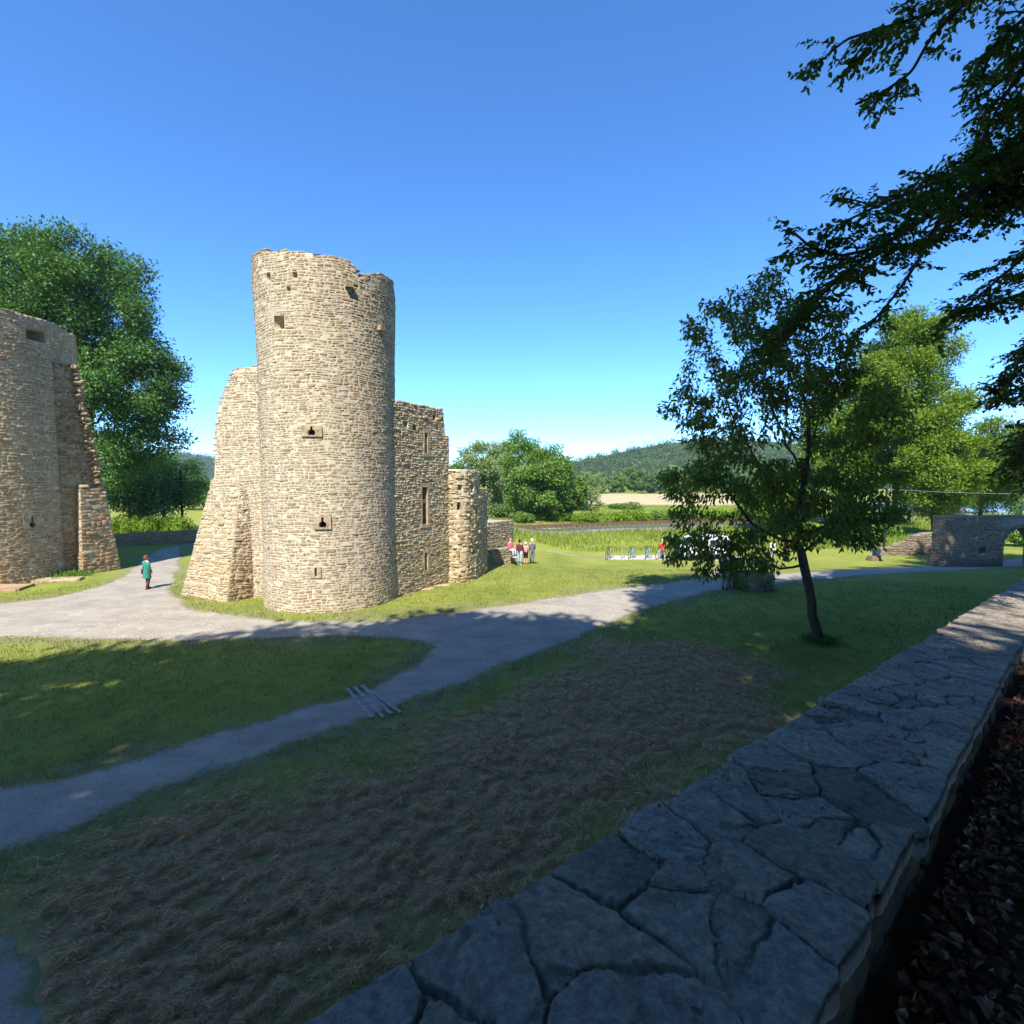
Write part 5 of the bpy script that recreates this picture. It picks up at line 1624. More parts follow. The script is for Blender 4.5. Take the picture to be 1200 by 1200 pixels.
SL_ = ['tree at the left end of the front terrace row behind the viewer', 'second tree of the front terrace row behind the viewer', 'third tree of the front terrace row behind the viewer', 'tree right behind the viewer on the terrace', 'tree right of the beech on the terrace', 'terrace tree shading the lone lawn tree', 'terrace tree shading the lawn in front of the gateway', 'last terrace tree at the right end of the front row',
       'added shade tree at the left end of the back terrace row', 'second added shade tree of the back terrace row', 'third added shade tree of the back terrace row', 'fourth added shade tree of the back terrace row', 'fifth added shade tree of the back terrace row', 'added shade tree at the right end of the back terrace row']
for i, (x, y, zt, R) in enumerate(SHADE):
    shade_tree(x, y, zt, R, 200 + i, SL_[i])

tree('terrace_tree', 'added high-crowned tree, out of view, shading the lawn below the parapet', (1.0, -7.0, 3.4), [(3.0, 4.0, 21.5, 4.6, 4.0, 4.2), (6.2, 4.2, 22.5, 4.0, 3.8, 4.0), (.5, 1.5, 20, 3, 3, 3)], LF['beech'], M['bark_pale'], .36, natt=200, step=1.1, leaves=15000, L=.40, W=.6, seed=230, spread=.75, tip=.04, trunk_h=14, group=gT, keep=lambda P: ~in_frame(P, 0), wander=.05)  # crown added and set high: shades the lawn, lets sun reach the parapet

# ------------------------------------------------------------------ people
def fabric(name, col, var=.2): 
    if name not in M: M[name] = m_plain(name, col, .9, .1, var, 12)
    return M[name]

def person(label, loc, heading, h=1.68, hair=(.06, .035, .02), top=('shirt', (.5, .1, .1)), legs=('jeans', (.12, .16, .3)), shoe=(.03, .025, .02), coat_len=0.0, hat=None, pack=None, sit=None, arm_l=(.05, .1), arm_r=(.05, .1), step=.0, bag=None, group=None, skirt=None, shorts=False):
    """figure facing local -Y; heading turns it about z. arms: (forward reach, elbow bend)"""
    root = empty('person', loc, heading); tag(root, label, 'person', group)
    s = h / 1.7
    V, E, R = [], [], []
    def v(p, r, par=None):
        V.append(np.array(p, float) * s); R.append(r * s); k = len(V) - 1
        if par is not None: E.append((par, k))
        return k
    zp = .90
    if sit is not None: zp = sit / s + .09
    pelvis = v((0, 0, zp), .115)
    bel = v((0, -.01, zp + .14), .115, pelvis); ch = v((0, 0, zp + .34), .125, bel); nk0 = v((0, .01, zp + .50), .075, ch)
    nk = v((0, -.005, zp + .575), .05, nk0); hd0 = v((0, -.02, zp + .64), .072, nk); hd1 = v((0, -.015, zp + .72), .088, hd0); hd2 = v((0, -.005, zp + .775), .062, hd1)
    nose = v((0, -.112, zp + .685), .012, hd1)
    for sx in (-1, 1): v((sx * .09, 0, zp + .69), .014, hd1)
    arms = []; legsP = []
    for sx, (fw, bend) in ((-1, arm_l), (1, arm_r)):
        sh = v((sx * .165, .01, zp + .47), .058, nk0)
        el_ = v((sx * .215, .02 - fw * .5, zp + .21), .042, sh)
        wr = np.array((sx * (.20 - bend * .25), -.03 - fw - bend * .45, zp + .21 - .235 * (1 - bend * 1.3)))
        w = v(wr, .029, el_)
        d = wr - np.array((sx * .215, .02 - fw * .5, zp + .21)); d /= np.linalg.norm(d)
        pl = v(wr + d * .07, .030, w)
        side = np.cross(d, np.array((sx, 0, 0))); side /= np.linalg.norm(side) + 1e-9
        for q, (o, ln) in enumerate(((-.03, .06), (-.01, .075), (.01, .07), (.03, .052))):
            a = v(wr + d * (.085 + ln * .45) + side * o, .0095, pl); v(wr + d * (.085 + ln) + side * o + np.array((-sx * .012, 0, -.004)), .0085, a)
        th = v(wr + d * .05 - side * .045, .0105, w); v(wr + d * .085 - side * .055, .009, th)
        arms.append([V[sh] / s, V[el_] / s, V[w] / s])
    for sx in (-1, 1):
        hip = v((sx * .09, 0, zp - .04), .095, pelvis)
        if sit is not None:
            kn = v((sx * .11, -.42, zp - .02), .062, hip); an = v((sx * .11, -.45, zp - .42), .042, kn); toe_z = zp - .47
            an_p = np.array((sx * .11, -.45, zp - .42))
        else:
            st = step * sx
            kn = v((sx * .095, -.02 - max(0, st) * .6 + min(0, st) * -.1, .48), .06, hip); an_p = np.array((sx * .09, -st, .085 + max(0, -st) * .25)); an = v(an_p, .042, kn); toe_z = an_p[2] - .05
        ft = v(an_p + np.array((0, .02, -.045)), .036, an); v(an_p + np.array((sx * .02, -.15, -.055)), .03, ft)
        legsP.append([V[hip] / s, V[kn] / s, V[an] / s])
    me = bpy.data.meshes.new('body'); me.from_pydata([tuple(p) for p in V], E, [])
    me.materials.append(M['skin'])
    ob = link(bpy.data.objects.new('body', me), root)
    sk = ob.modifiers.new('skin', 'SKIN'); sk.use_smooth_shade = True
    me.skin_vertices.new() if not me.skin_vertices else None
    for k, sv in enumerate(me.skin_vertices[0].data): sv.radius = (R[k], R[k]); sv.use_root = (k == 0)
    ob.modifiers.new('sub', 'SUBSURF').levels = 1; ob.modifiers['sub'].render_levels = 1
    S = lambda L: [tuple(x * s for x in q) for q in L]
    # garment: torso and sleeves
    mb = MB(); hem = zp - .06 - coat_len
    flare = .17 + coat_len * .16
    rings = [(0, 0, hem, flare, flare * .80), (0, 0, hem + .02, flare + .004, flare * .8), (0, 0, zp + .08, .172, .128), (0, 0, zp + .3, .188, .135), (0, .005, zp + .43, .195, .12), (0, .01, zp + .51, .12, .085), (0, .005, zp + .545, .066, .062)]
    mb.loft(S(rings), 16, caps=False)
    for A in arms: mb.tube([A[0] * s + np.array((0, 0, .01)), (A[0] + A[1]) / 2 * s, A[1] * s, (A[1] * .3 + A[2] * .7) * s, A[2] * s], [.075 * s, .066 * s, .058 * s, .05 * s, .046 * s], 10)
    g = mb.build('coat' if coat_len > .1 else 'shirt', fabric(*top), root, True)
    mb = MB()
    for Lg in legsP:
        a, b, c = [q * s for q in Lg]
        pts = [a + np.array((0, 0, .05)), (a + b) / 2, b, (b + c) / 2, c + np.array((0, 0, -.01))]; rr = [.112 * s, .095 * s, .074 * s, .066 * s, .062 * s]
        if shorts: pts, rr = pts[:3], rr[:3]; 
        mb.tube(pts, rr, 10)
    mb.loft(S([(0, 0, zp - .13, .15, .11), (0, 0, zp - .06, .165, .122), (0, 0, zp + .1, .16, .118)]), 14, caps=True)
    mb.build('shorts' if shorts else 'trousers', fabric(*legs), root, True)
    for Lg in legsP:
        a = Lg[2] * s; mb = MB()
        mb.ball(a + np.array((0, -.05, -.045)) * s, (.05 * s, .135 * s, .045 * s)); mb.box(a + np.array((0, -.05, -.08)) * s, (.085 * s, .25 * s, .025 * s), bev=.008)
        mb.build('shoe', fabric('shoe_%d' % int(shoe[0] * 1000 + shoe[1] * 100), shoe), root, True)
    # hair / hat
    mb = MB(); c = np.array((0, .012, zp + .735)) * s
    Vv = []; mb.ball(c, (.096 * s, .108 * s, .095 * s), seg=14, ring=9)
    mb.ball(c + np.array((0, .055, -.06)) * s, (.08 * s, .055 * s, .085 * s))
    # keep the face clear
    for arr in mb.V:
        f = (arr[:, 1] < -.045 * s) & (arr[:, 2] < (zp + .76) * s); arr[f, 1] = -.045 * s
    mb.build('hair', fabric('hair_%d' % int(hair[0] * 1000), hair), root, True)
    for sx in (-1, 1):
        mb = MB(); mb.ball(np.array((sx * .034, -.098, zp + .70)) * s, .011 * s, seg=8, ring=5); mb.build('eye', fabric('eye_dark', (.06, .03, .03)), root)
    mb = MB(); mb.ball(np.array((0, -.098, zp + .645)) * s, (.024 * s, .006 * s, .005 * s), seg=8, ring=5); mb.build('mouth', fabric('mouth_red', (.25, .08, .07)), root)
    if hat:
        mb = MB(); mb.loft(S([(0, 0, zp + .745, .112, .122), (0, 0, zp + .79, .108, .115), (0, 0, zp + .83, .07, .075), (0, 0, zp + .838, .01, .01)]), 14)
        mb.loft(S([(0, -.03, zp + .742, .125, .155), (0, -.03, zp + .752, .125, .155)]), 14)
        mb.build('cap', fabric('cap_' + top[0], hat), root, True)
    if pack:
        mb = MB(); mb.box(np.array((0, .19, zp + .27)) * s, (.3 * s, .17 * s, .42 * s), bev=.05 * s); mb.box(np.array((0, .285, zp + .2)) * s, (.22 * s, .05 * s, .2 * s), bev=.02 * s)
        for sx in (-1, 1): mb.tube(S([(sx * .1, .12, zp + .42), (sx * .11, .02, zp + .52), (sx * .12, -.12, zp + .42), (sx * .12, -.13, zp + .25), (sx * .13, .1, zp + .12)]), .022 * s, 6)
        mb.build('backpack', fabric('pack_' + top[0], pack), root, True)
    if bag:
        mb = MB(); mb.box(np.array((.27, -.08, zp - .02)) * s, (.12 * s, .3 * s, .27 * s), bev=.03 * s)
        mb.tube(S([(.24, -.15, zp + .1), (.2, -.12, zp + .35), (.1, -.02, zp + .53), (-.08, .08, zp + .45), (.05, .15, zp + .2), (.24, .02, zp + .1)]), .014 * s, 6)
        mb.build('shoulder_bag', fabric('bag_dark', bag), root, True)
    return root

def stand(px, py, **kw):
    p = at(px, py); return p
person('person in a long green coat walking up the gravel path with a dark bag', at(173, 690.5), math.radians(180 - 20), 1.68, (.16, .07, .035), ('green_coat', (.035, .20, .135)), ('maroon_trousers', (.10, .045, .06)), (.16, .05, .03), coat_len=.27, step=.09, bag=(.06, .025, .05), arm_r=(.06, .22), arm_l=(.02, .1))
gp = 'visitors by the low stone plinth'
person('person in a rose red top sitting on the stone plinth', (at(598, 660.5)[0], PA[1] + .25, PTOP - .45), math.radians(40), 1.62, (.25, .14, .08), ('rose_top', (.48, .11, .13)), ('pale_trousers', (.4, .4, .45)), (.5, .5, .5), sit=.45, group=gp, arm_l=(.1, .3), arm_r=(.12, .35))
person('person in a maroon cardigan over white top and light blue jeans with a pale bag', at(609, 661), math.radians(155), 1.68, (.03, .02, .015), ('maroon_cardigan', (.13, .035, .045)), ('light_jeans', (.36, .43, .60)), (.5, .45, .4), group=gp, arm_l=(.15, .5), arm_r=(.1, .35), bag=(.6, .55, .48))
person('person in a white cap with a pink backpack and black shorts', at(616, 661), math.radians(178), 1.5, (.3, .2, .1), ('pink_shirt', (.6, .24, .27)), ('black_shorts', (.02, .02, .025)), (.15, .08, .05), hat=(.8, .78, .72), pack=(.62, .22, .26), shorts=True, group=gp)
person('person in a dark grey jacket with a white hat and rust brown boots', at(623.5, 660.5), math.radians(190), 1.75, (.6, .6, .58), ('grey_jacket', (.12, .125, .14)), ('grey_trousers', (.16, .17, .17)), (.16, .045, .02), hat=(.8, .8, .8), group=gp, arm_l=(.05, .15))
person('person in a bright red jacket standing at the silver bicycle', at(776, 655), math.radians(170), 1.6, (.5, .4, .3), ('red_jacket', (.72, .05, .04)), ('slate_trousers', (.12, .13, .16)), (.04, .04, .04), arm_l=(.2, .3), arm_r=(.2, .3), hat=(.72, .6, .5))
person('person in dark blue clothes beside the white van, by the bicycles', at(794, 656), math.radians(200), 1.6, (.05, .04, .03), ('navy_shirt', (.04, .06, .12)), ('blue_jeans', (.12, .18, .32)))
person('person in black jacket and pale trousers on the path by the overgrown stone basin', at(849, 691), math.radians(150), 1.75, (.03, .02, .015), ('black_jacket', (.03, .035, .04)), ('pale_grey_trousers', (.22, .23, .24)), (.02, .02, .02), step=.05, group='walkers on the path under the lone tree')
person('person in dark green jacket and dark trousers beside the overgrown stone basin', at(857.5, 690), math.radians(165), 1.68, (.08, .05, .03), ('dark_green_jacket', (.03, .06, .045)), ('dark_trousers', (.08, .085, .10)), (.02, .02, .02), group='walkers on the path under the lone tree')
person('person in an orange red top behind the trunk of the lone tree', at(923, 655), math.radians(160), 1.68, (.1, .06, .03), ('orange_top', (.65, .10, .04)), ('grey_jeans', (.2, .22, .25)))
person('person in a white shirt left of the lone tree trunk', at(905, 656), math.radians(20), 1.7, (.1, .06, .03), ('white_shirt', (.7, .7, .7)), ('stone_trousers', (.45, .42, .38)))
person('person in a bright blue jacket sitting at the left end of the ragged wall', tuple(at(1024, 657) + np.array((0, 0, 0))), math.radians(60), 1.65, (.05, .03, .02), ('blue_jacket', (.02, .035, .16)), ('navy_trousers', (.03, .035, .08)), sit=.42, arm_l=(.2, .3), arm_r=(.2, .3))
person('person in navy clothes sitting where the ragged wall meets the gateway', tuple(at(1114, 653.5)), math.radians(-40), 1.7, (.03, .02, .02), ('navy_jacket', (.012, .016, .045)), ('black_trousers', (.02, .02, .025)), sit=.42, arm_l=(.2, .3), arm_r=(.2, .3))
for (px, py, lab) in ((1024, 657, 'flat stone block under the person in blue'), (1114, 653.5, 'flat stone block under the person in navy')):
    p = at(px, py); mb = MB(); mb.box((0, .05, .2), (.8, .5, .42), rz=.2, bev=.03); mb.box((.1, .1, .1), (1.0, .6, .2), rz=.1, bev=.03); o = mb.build('seat_stone', M['stone_grey']); o.location = Vector(p.tolist()); tag(o, lab, 'stone block', 'stone seats along the ragged wall')

# ------------------------------------------------------------------ bicycles and stands
def bicycle(loc, rz, label, frame_col, group):
    root = empty('bicycle', loc, rz); tag(root, label, 'bicycle', group)
    R = .34
    for x in (-.52, .52):
        mb = MB(); mb.torus((x, 0, R), R - .02, .02); w = mb.build('wheel', M['rubber'], root, True)
        mb = MB(); mb.torus((x, 0, R), R - .045, .012, k=6)
        for k in range(14):
            a = 2 * PI * k / 14; mb.tube([(x, .02 * (-1) ** k, R), (x + (R - .045) * math.cos(a), 0, R + (R - .045) * math.sin(a))], .003, 4, caps=False)
        mb.tube([(x, -.04, R), (x, .04, R)], .025, 8); mb.build('rim', M['metal'], w)
    fm = fabric('bike_' + label.split()[1], frame_col, .05)
    mb = MB(); bb = (-.08, 0, .28); st = (-.2, 0, .82); hd = (.36, 0, .84); hl = (.40, 0, .66)
    for a, b, q in ((bb, st, .018), (bb, hl, .021), ((-.19, 0, .76), hd, .018), (hd, hl, .02), (hl, (.52, .05, R), .013), (hl, (.52, -.05, R), .013), (bb, (-.52, .05, R), .011), (bb, (-.52, -.05, R), .011), ((-.19, 0, .74), (-.52, .05, R), .01), ((-.19, 0, .74), (-.52, -.05, R), .01)):
        mb.tube([a, b], q, 8)
    mb.build('frame', fm, root, True)
    mb = MB(); mb.tube([(.36, 0, .84), (.34, 0, .98)], .014, 8); mb.tube([(.24, -.3, .99), (.34, -.2, 1.0), (.37, 0, .98), (.34, .2, 1.0), (.24, .3, .99)], .013, 8); mb.build('handlebar', M['rubber'], root, True)
    mb = MB(); mb.tube([st, (-.22, 0, .93)], .013, 8); mb.ball((-.22, 0, .96), (.14, .07, .035)); mb.ball((-.33, 0, .965), (.06, .09, .035)); mb.build('saddle', M['rubber'], root, True)
    mb = MB(); mb.torus((bb[0], .05, bb[2]), .085, .008, n=16, k=5); mb.tube([(bb[0], .06, bb[2]), (bb[0] + .12, .07, bb[2] - .11)], .01, 6); mb.tube([(bb[0], -.06, bb[2]), (bb[0] - .12, -.07, bb[2] + .11)], .01, 6)
    mb.box((bb[0] + .12, .11, bb[2] - .11), (.09, .09, .02)); mb.box((bb[0] - .12, -.11, bb[2] + .11), (.09, .09, .02)); mb.build('crank', M['metal'], root)
    return root
gB = 'bicycles parked at the gravel pad'
bicycle(at(713, 655), math.radians(62), 'leftmost dark red bicycle against the first steel hoop', (.22, .05, .04), gB)
bicycle(at(740, 654), math.radians(58), 'a teal bicycle leaning at the third steel hoop', (.03, .30, .34), gB)
bicycle(at(758, 654), math.radians(66), 'one sky blue bicycle with pale basket left of the person in red', (.12, .35, .55), gB)
bicycle(at(773, 655), math.radians(50), 'the silver bicycle beside the person in red', (.5, .5, .52), gB)
bicycle(at(791, 655), math.radians(60), 'rightmost navy bicycle near the white van', (.04, .06, .16), gB)
gH2 = 'steel bicycle hoops on the gravel pad'
h0 = None
for i, (px, lab) in enumerate(((717, 'steel hoop beside the dark red bicycle'), (730, 'empty steel hoop between the dark red and teal bicycles'), (743, 'steel hoop beside the teal bicycle'), (762, 'steel hoop beside the sky blue bicycle'), (779, 'steel hoop beside the person in red'), (786, 'steel hoop by the navy bicycle'))):
    p = at(px, 654.5)
    if h0 is None:
        mb = MB(); pts = [(0, -.38, 0), (0, -.38, .72)] + [(0, -.38 + .1 - .1 * math.cos(a), .72 + .1 * math.sin(a)) for a in np.linspace(.3, PI / 2, 4)] + [(0, .28 + .1 * math.sin(a), .72 + .1 * math.cos(a)) for a in np.linspace(0, 1.3, 4)] + [(0, .38, .72), (0, .38, 0)]
        mb.tube(pts, .03, 8); mb.tube([(0, -.38, .4), (0, .38, .4)], .02, 8); h0 = mb.build('bike_hoop', M['metal'], None, True); o = h0
    else:
        o = h0.copy(); COL.objects.link(o)
    o.location = Vector(p.tolist()); o.rotation_euler = (0, 0, math.radians(-30)); tag(o, lab, 'bike stand', gH2)

# ------------------------------------------------------------------ white van half hidden by leaves
def van():
    p = at(824, 655); root = empty('van', p, math.radians(8)); tag(root, 'white camper van partly hidden by the lone tree leaves', 'van')
    bm = bmesh.new(); 
    prof_ = [(-1.9, .35), (-1.95, .9), (-1.9, 1.75), (-1.72, 1.98), (1.0, 2.0), (1.35, 1.85), (1.75, 1.15), (2.2, 1.0), (2.28, .6), (2.25, .35)]
    vs = [[bm.verts.new((-x, y, z)) for x, z in prof_] for y in (-.85, .85)]
    n = len(prof_)
    bm.faces.new(vs[0]); bm.faces.new(vs[1][::-1])
    for k in range(n): bm.faces.new((vs[0][k], vs[1][k], vs[1][(k + 1) % n], vs[0][(k + 1) % n]))
    bmesh.ops.recalc_face_normals(bm, faces=bm.faces[:]); bmesh.ops.bevel(bm, geom=bm.edges[:], offset=.06, segments=2, affect='EDGES')
    me = bpy.data.meshes.new('body'); bm.to_mesh(me); bm.free(); me.materials.append(M['white_paint']); link(bpy.data.objects.new('body', me), root)
    for x0, x1 in ((1.05, 1.7), (.1, .9), (-.85, -.1)):
        mb = MB(); mb.box((-(-x0 - x1) / 2 * 1.0, -.855, 1.42), (abs(x1 - x0), .02, .55), bev=.008); mb.build('window', M['window_glass'], root)
    mb = MB(); mb.box((-1.56, 0, 1.52), (.03, 1.4, .62), ry=math.radians(30)); mb.build('windscreen', M['window_glass'], root)
    for x in (-1.45, 1.2):
        for y in (-.8, .8):
            mb = MB(); mb.torus((x, y, .32), .22, .1); mb.build('wheel', M['rubber'], root, True)
            mb = MB(); mb.tube([(x, y - .07, .32), (x, y + .07, .32)], .17, 16); mb.build('hubcap', M['metal'], root)
    mb = MB(); mb.box((-2.27, 0, .48), (.1, 1.6, .18), bev=.03); mb.box((1.93, 0, .45), (.1, 1.6, .18), bev=.03); mb.build('bumper', M['rubber'], root)
    for y in (-.6, .6):
        mb = MB(); mb.ball((-2.24, y, .78), (.06, .12, .1)); mb.build('headlight', M['metal'], root)
van()

# overgrown stone basin on the path edge
def basin():
    p = at(882, 690); root = empty('stone_basin', p); tag(root, 'low round stone basin overgrown with plants beside the path, under the lone tree', 'basin')
    R = .82
    tr = circle_track((0, 0), R, -PI, PI, 60)
    masonry('wall', tr, 0, 2 * PI * R, -.1, lambda u: .72, stonesG, root, thick=.25, seed=81, ends=False, ch=(.1, .2), cw=(.2, .45))
    mb = MB(); 
    for k in range(12):
        a0 = 2 * PI * k / 12 + .02; a1 = 2 * PI * (k + 1) / 12 - .02
        V = []
        for z in (.70, .80):
            for rr, a in ((R - .28, a0), (R + .06, a0), (R + .06, a1), (R - .28, a1)): V.append((rr * math.cos(a), rr * math.sin(a), z))
        mb.add(V, [[0, 1, 2, 3], [4, 5, 6, 7], [0, 1, 5, 4], [1, 2, 6, 5], [2, 3, 7, 6], [3, 0, 4, 7]])
    mb.build('rim', M['stone_grey'], root)
    r = np.random.default_rng(6); n = 1500
    a = r.uniform(0, 2 * PI, n); P = np.column_stack([(R + .05 + r.random(n) * .08) * np.cos(a), (R + .05 + r.random(n) * .08) * np.sin(a), .75 * r.random(n)])
    k = vnoise(a * 2, P[:, 2] * 2, .8, 5) > .5
    P = P[k]; n = len(P); V, F = leaf_quads(P, unit(n, r) + np.array([0, 0, -.4]), P * np.array([1, 1, 0]) + unit(n, r) * .4, .09, .07, .1, True)
    mesh_obj('ivy', V, F, LF['dark'], root)
basin()

# loose slabs at the foot of the left tower
for i, (px, py, sx, sy, rz, lab) in enumerate(((68, 681, 2.0, .8, .35, 'long pale slab lying in the grass at the foot of the ruined brown tower'), (4, 691, 1.8, 1.2, .2, 'thick grey block in the grass at the left picture edge'), (20, 683, 1.0, .7, .6, 'small slab between the long pale slab and the thick grey block'), (493, 691, 1.3, .35, .25, 'flat pale stone in the grass by the castle wing, nearer the round tower'), (513, 686.5, 1.3, .3, .1, 'flat pale stone in the grass by the castle wing, nearer the low turret'))):
    p = at(px, py); mb = MB(); hh = .2 if i < 3 else .08
    mb.box((0, 0, hh / 2 - .05), (sx, sy, hh), rz=rz, bev=.04, rx=.04, ry=.03); mb.box((.1 * sx, .1 * sy, hh * .3), (sx * .8, sy * 1.15, hh * .7), rz=rz + .12, bev=.04)
    o = mb.build('stone_slab', M['dressed'] if i != 1 else M['stone_left']); o.location = Vector(p.tolist()); tag(o, lab, 'stone slab')

# weeds at the foot of the left tower
r = np.random.default_rng(44); n = 2600
c = np.array([at(78, 676)[:2], at(40, 679)[:2], at(60, 675)[:2]]); k = r.integers(0, 3, n)
P = np.column_stack([c[k] + r.normal(0, .5, (n, 2)), np.zeros(n)]); D = np.column_stack([r.normal(0, .4, (n, 2)), np.ones(n)])
V, F = leaf_quads(P, D, unit(n, r), r.uniform(.15, .5, n), .05, .1)
tag(mesh_obj('weeds', V, F, LF['mid']), 'tufts of green weeds at the foot of the ruined brown tower', 'weeds', kind='stuff')

# grass tuft ring at the lone tree
n = 1500; a = r.uniform(0, 2 * PI, n); q = .2 + np.abs(r.normal(0, .16, n))
P = np.column_stack([WX + q * np.cos(a), WY + q * np.sin(a), np.zeros(n)]); D = np.column_stack([r.normal(0, .35, (n, 2)), np.ones(n)])
V, F = leaf_quads(P, D, unit(n, r), r.uniform(.1, .3, n), .02, .1)
tag(mesh_obj('grass_tuft', V, F, LF['dark']), 'uncut grass ring round the trunk of the lone tree', 'grass', kind='stuff')

# poles and wires
p = atY(215, 640, 60); g = 0.0
root = empty('utility_pole', (p[0], 60, g)); tag(root, 'dark timber pole with a crossarm between the low buttress and the hedge', 'pole')
mb = MB(); mb.tube([(0, 0, -.3), (0, 0, 6.4)], [.14, .1], 10); mb.build('pole', M['creosote'], root)
mb = MB(); mb.box((0, 0, 5.4), (1.7, .12, .14)); mb.build('crossarm', M['creosote'], root)
for x in (-.7, 0, .7):
    mb = MB(); mb.tube([(x, 0, 5.45), (x, 0, 5.6)], [.03, .05], 8); mb.ball((x, 0, 5.63), .05, seg=8, ring=6); mb.build('insulator', M['white_paint'], root)
c0 = atY(1040, 573, 45); c1 = atY(1290, 577, 45)
mb = MB(); mb.tube([c0 + (c1 - c0) * f - np.array((0, 0, .25)) * (4 * f * (1 - f)) for f in np.linspace(0, 1, 16)], .016, 6)
tag(mb.build('overhead_cable', M['metal']), 'thin pale cable strung across the trees above the gateway', 'cable')
for q, lab in ((c0, 'timber pole hidden behind the bright trees left of the gateway'), (c1, 'timber pole holding the right end of the pale cable')):
    gq = float(gz(q[0], q[1])); mb = MB(); mb.tube([(0, 0, -.3), (0, 0, q[2] - gq + .15)], [.12, .09], 10); mb.box((0, 0, q[2] - gq), (.3, .1, .1)); o = mb.build('cable_pole', M['creosote']); o.location = (q[0], q[1] + .09, gq); tag(o, lab, 'pole', 'poles of the pale cable')

# ------------------------------------------------------------------ hills
BUMPS = [(215, 640, 125, 80, 31), (430, 720, 220, 110, 42), (-760, 1250, 330, 150, 46), (0, 1700, 700, 200, 36), (900, 1300, 500, 250, 60), (-1500, 1100, 400, 300, 60), (1400, 700, 300, 400, 60)]
def hz(x, y):
    z = np.full(np.shape(x), -2.5)
    for (cx, cy, sx, sy, h) in BUMPS: z = z + h * np.exp(-.5 * (((x - cx) / sx) ** 2 + ((y - cy) / sy) ** 2))
    return z
def hills():
    a = np.radians(np.linspace(-75, 75, 151)); rr = np.concatenate([np.arange(380, 1000, 25), np.arange(1000, 2500, 60)])
    A, Rr = np.meshgrid(a, rr, indexing='ij'); X, Y = Rr * np.sin(A), Rr * np.cos(A); Z = hz(X, Y) + 1.5 * vnoise(X, Y, 60, 3)
    V = np.stack([X, Y, Z], -1).reshape(-1, 3); n = len(rr); i, j = np.meshgrid(np.arange(len(a) - 1), np.arange(n - 1), indexing='ij'); k = (i * n + j).ravel()
    t = NT('wooded_hill'); c = t.ramp(t.noise(.03, 6, .7), [(.35, (.02, .045, .012)), (.6, (.05, .085, .02))])
    tag(mesh_obj('hills', V, np.stack([k, k + 1, k + n + 1, k + n], 1), t.done(t.principled(c, .95, .05))), kind='structure')
    r = np.random.default_rng(77); P = []
    for (x0, x1, y0, y1, m, s) in ((30, 520, 470, 640, 1500, 1.0), (-1000, -480, 1040, 1260, 700, 1.5), (-200, 700, 420, 480, 260, 1.0)):
        x = r.uniform(x0, x1, m); y = r.uniform(y0, y1, m); P.append(np.column_stack([x, y, hz(x, y), np.full(m, s)]))
    P = np.concatenate(P); m = len(P); K = 70
    u = unit(m * K, r) * (r.random(m * K) ** .35)[:, None]; u[:, 2] = np.abs(u[:, 2])
    sc = np.repeat(P[:, 3] * r.uniform(3.5, 6.5, m), K)[:, None]; ht = np.repeat(r.uniform(1.1, 2.0, m), K)
    C = np.repeat(P[:, :3], K, 0) + u * sc * np.column_stack([np.ones(m * K), np.ones(m * K), ht])
    L = (1.5 * np.repeat(P[:, 3], K)) * r.uniform(.6, 1.3, m * K)
    V, F = leaf_quads(C, unit(m * K, r), unit(m * K, r) * .6 + np.array([0, 0, .8]) + u * .5, L, L * .8, .2)
    tag(mesh_obj('forest', V, F, m_leaf('far_forest_leaf', (.06, .105, .02), (.10, .155, .03), (.16, .20, .05), .25, clump=.02)), 'dense green forest covering the far hills', 'forest', kind='stuff')
hills()

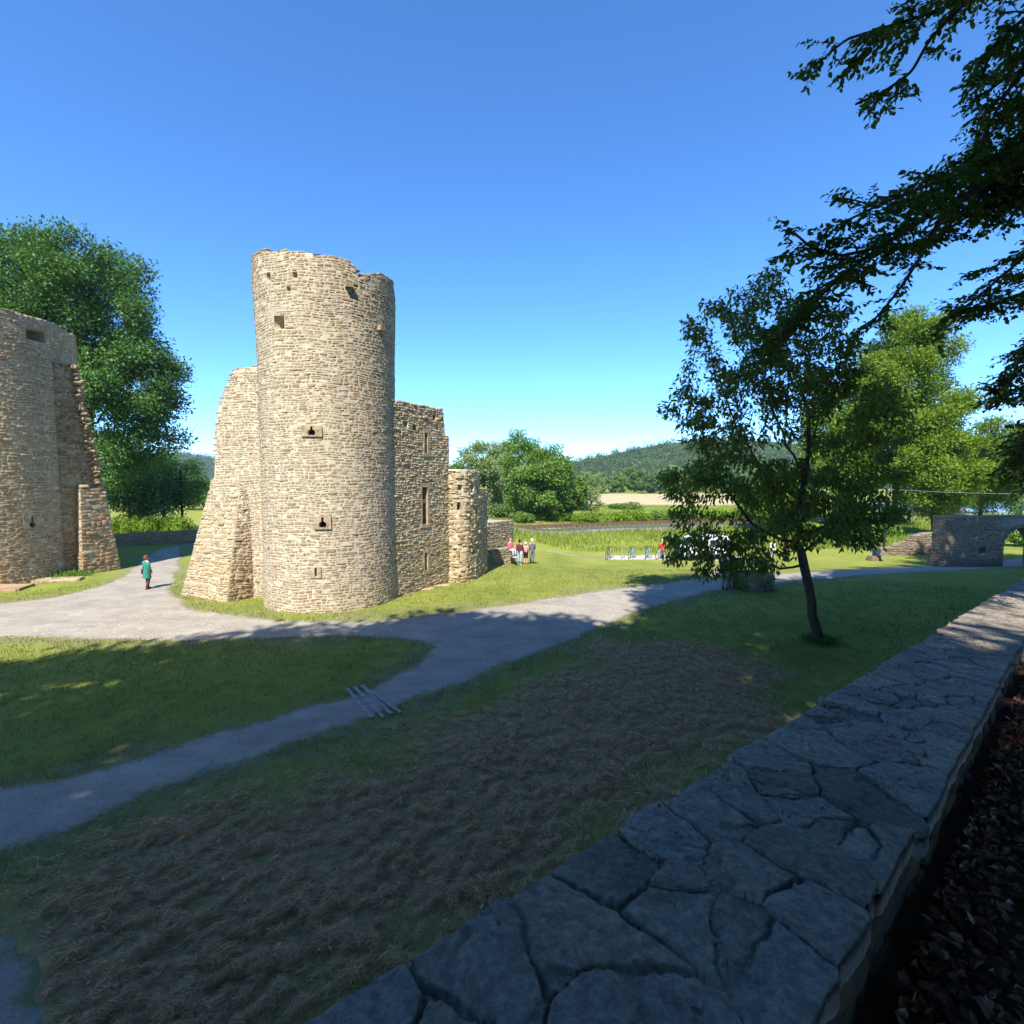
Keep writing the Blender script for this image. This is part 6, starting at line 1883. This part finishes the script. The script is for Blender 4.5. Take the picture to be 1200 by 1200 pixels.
# ------------------------------------------------------------------ haze
def haze():
    mb = MB(); mb.box((300, 600, 52), (6000, 5400, 114)); o = mb.build('haze', None or hz_mat()); tag(o, kind='stuff')
def hz_mat():
    m = bpy.data.materials.new('haze'); m.use_nodes = True; t = m.node_tree; t.nodes.clear()
    v = t.nodes.new('ShaderNodeVolumePrincipled'); v.inputs['Color'].default_value = (.72, .85, 1, 1); v.inputs['Density'].default_value = .0002; v.inputs['Anisotropy'].default_value = .3
    t.links.new(v.outputs[0], t.nodes.new('ShaderNodeOutputMaterial').inputs['Volume']); return m
if USE_HAZE: haze()

# ------------------------------------------------------------------ light, sky, camera
EL, AZ = math.radians(50), math.radians(13)
sd = Vector((math.sin(AZ) * math.cos(EL), math.cos(AZ) * math.cos(EL), -math.sin(EL)))
sun = bpy.data.lights.new('sun', 'SUN'); sun.energy = 2.95; sun.angle = math.radians(.53); sun.color = (1, .955, .87)
so = link(bpy.data.objects.new('sun', sun)); so.rotation_euler = sd.to_track_quat('-Z', 'Y').to_euler()
w = bpy.data.worlds.new('World'); SC.world = w; w.use_nodes = True
nt = w.node_tree; bg = nt.nodes['Background']; sky = nt.nodes.new('ShaderNodeTexSky'); sky.sky_type = 'NISHITA'; sky.sun_disc = False
sky.sun_elevation = EL; sky.sun_rotation = math.atan2(-sd.x, -sd.y); sky.air_density = .5; sky.dust_density = 0.0; sky.ozone_density = 4.5; sky.altitude = 100
hs = nt.nodes.new('ShaderNodeHueSaturation'); hs.inputs['Saturation'].default_value = 1.17
nt.links.new(sky.outputs[0], hs.inputs['Color']); nt.links.new(hs.outputs[0], bg.inputs['Color']); bg.inputs['Strength'].default_value = .14

cam = bpy.data.cameras.new('camera'); cam.sensor_width = 36; cam.lens = 18; cam.clip_end = 6000; cam.clip_start = .05
co = link(bpy.data.objects.new('camera', cam)); co.location = (0, 0, H); co.rotation_euler = (PI / 2 - TILT, 0, 0); SC.camera = co
SC.view_settings.view_transform = 'Standard'; SC.view_settings.look = 'None'; SC.view_settings.exposure = 1.76; SC.view_settings.gamma = 1
SC.cycles.max_bounces = 8; SC.cycles.diffuse_bounces = 5; SC.cycles.transmission_bounces = 3; SC.cycles.transparent_max_bounces = 4
SC.cycles.use_denoising = True
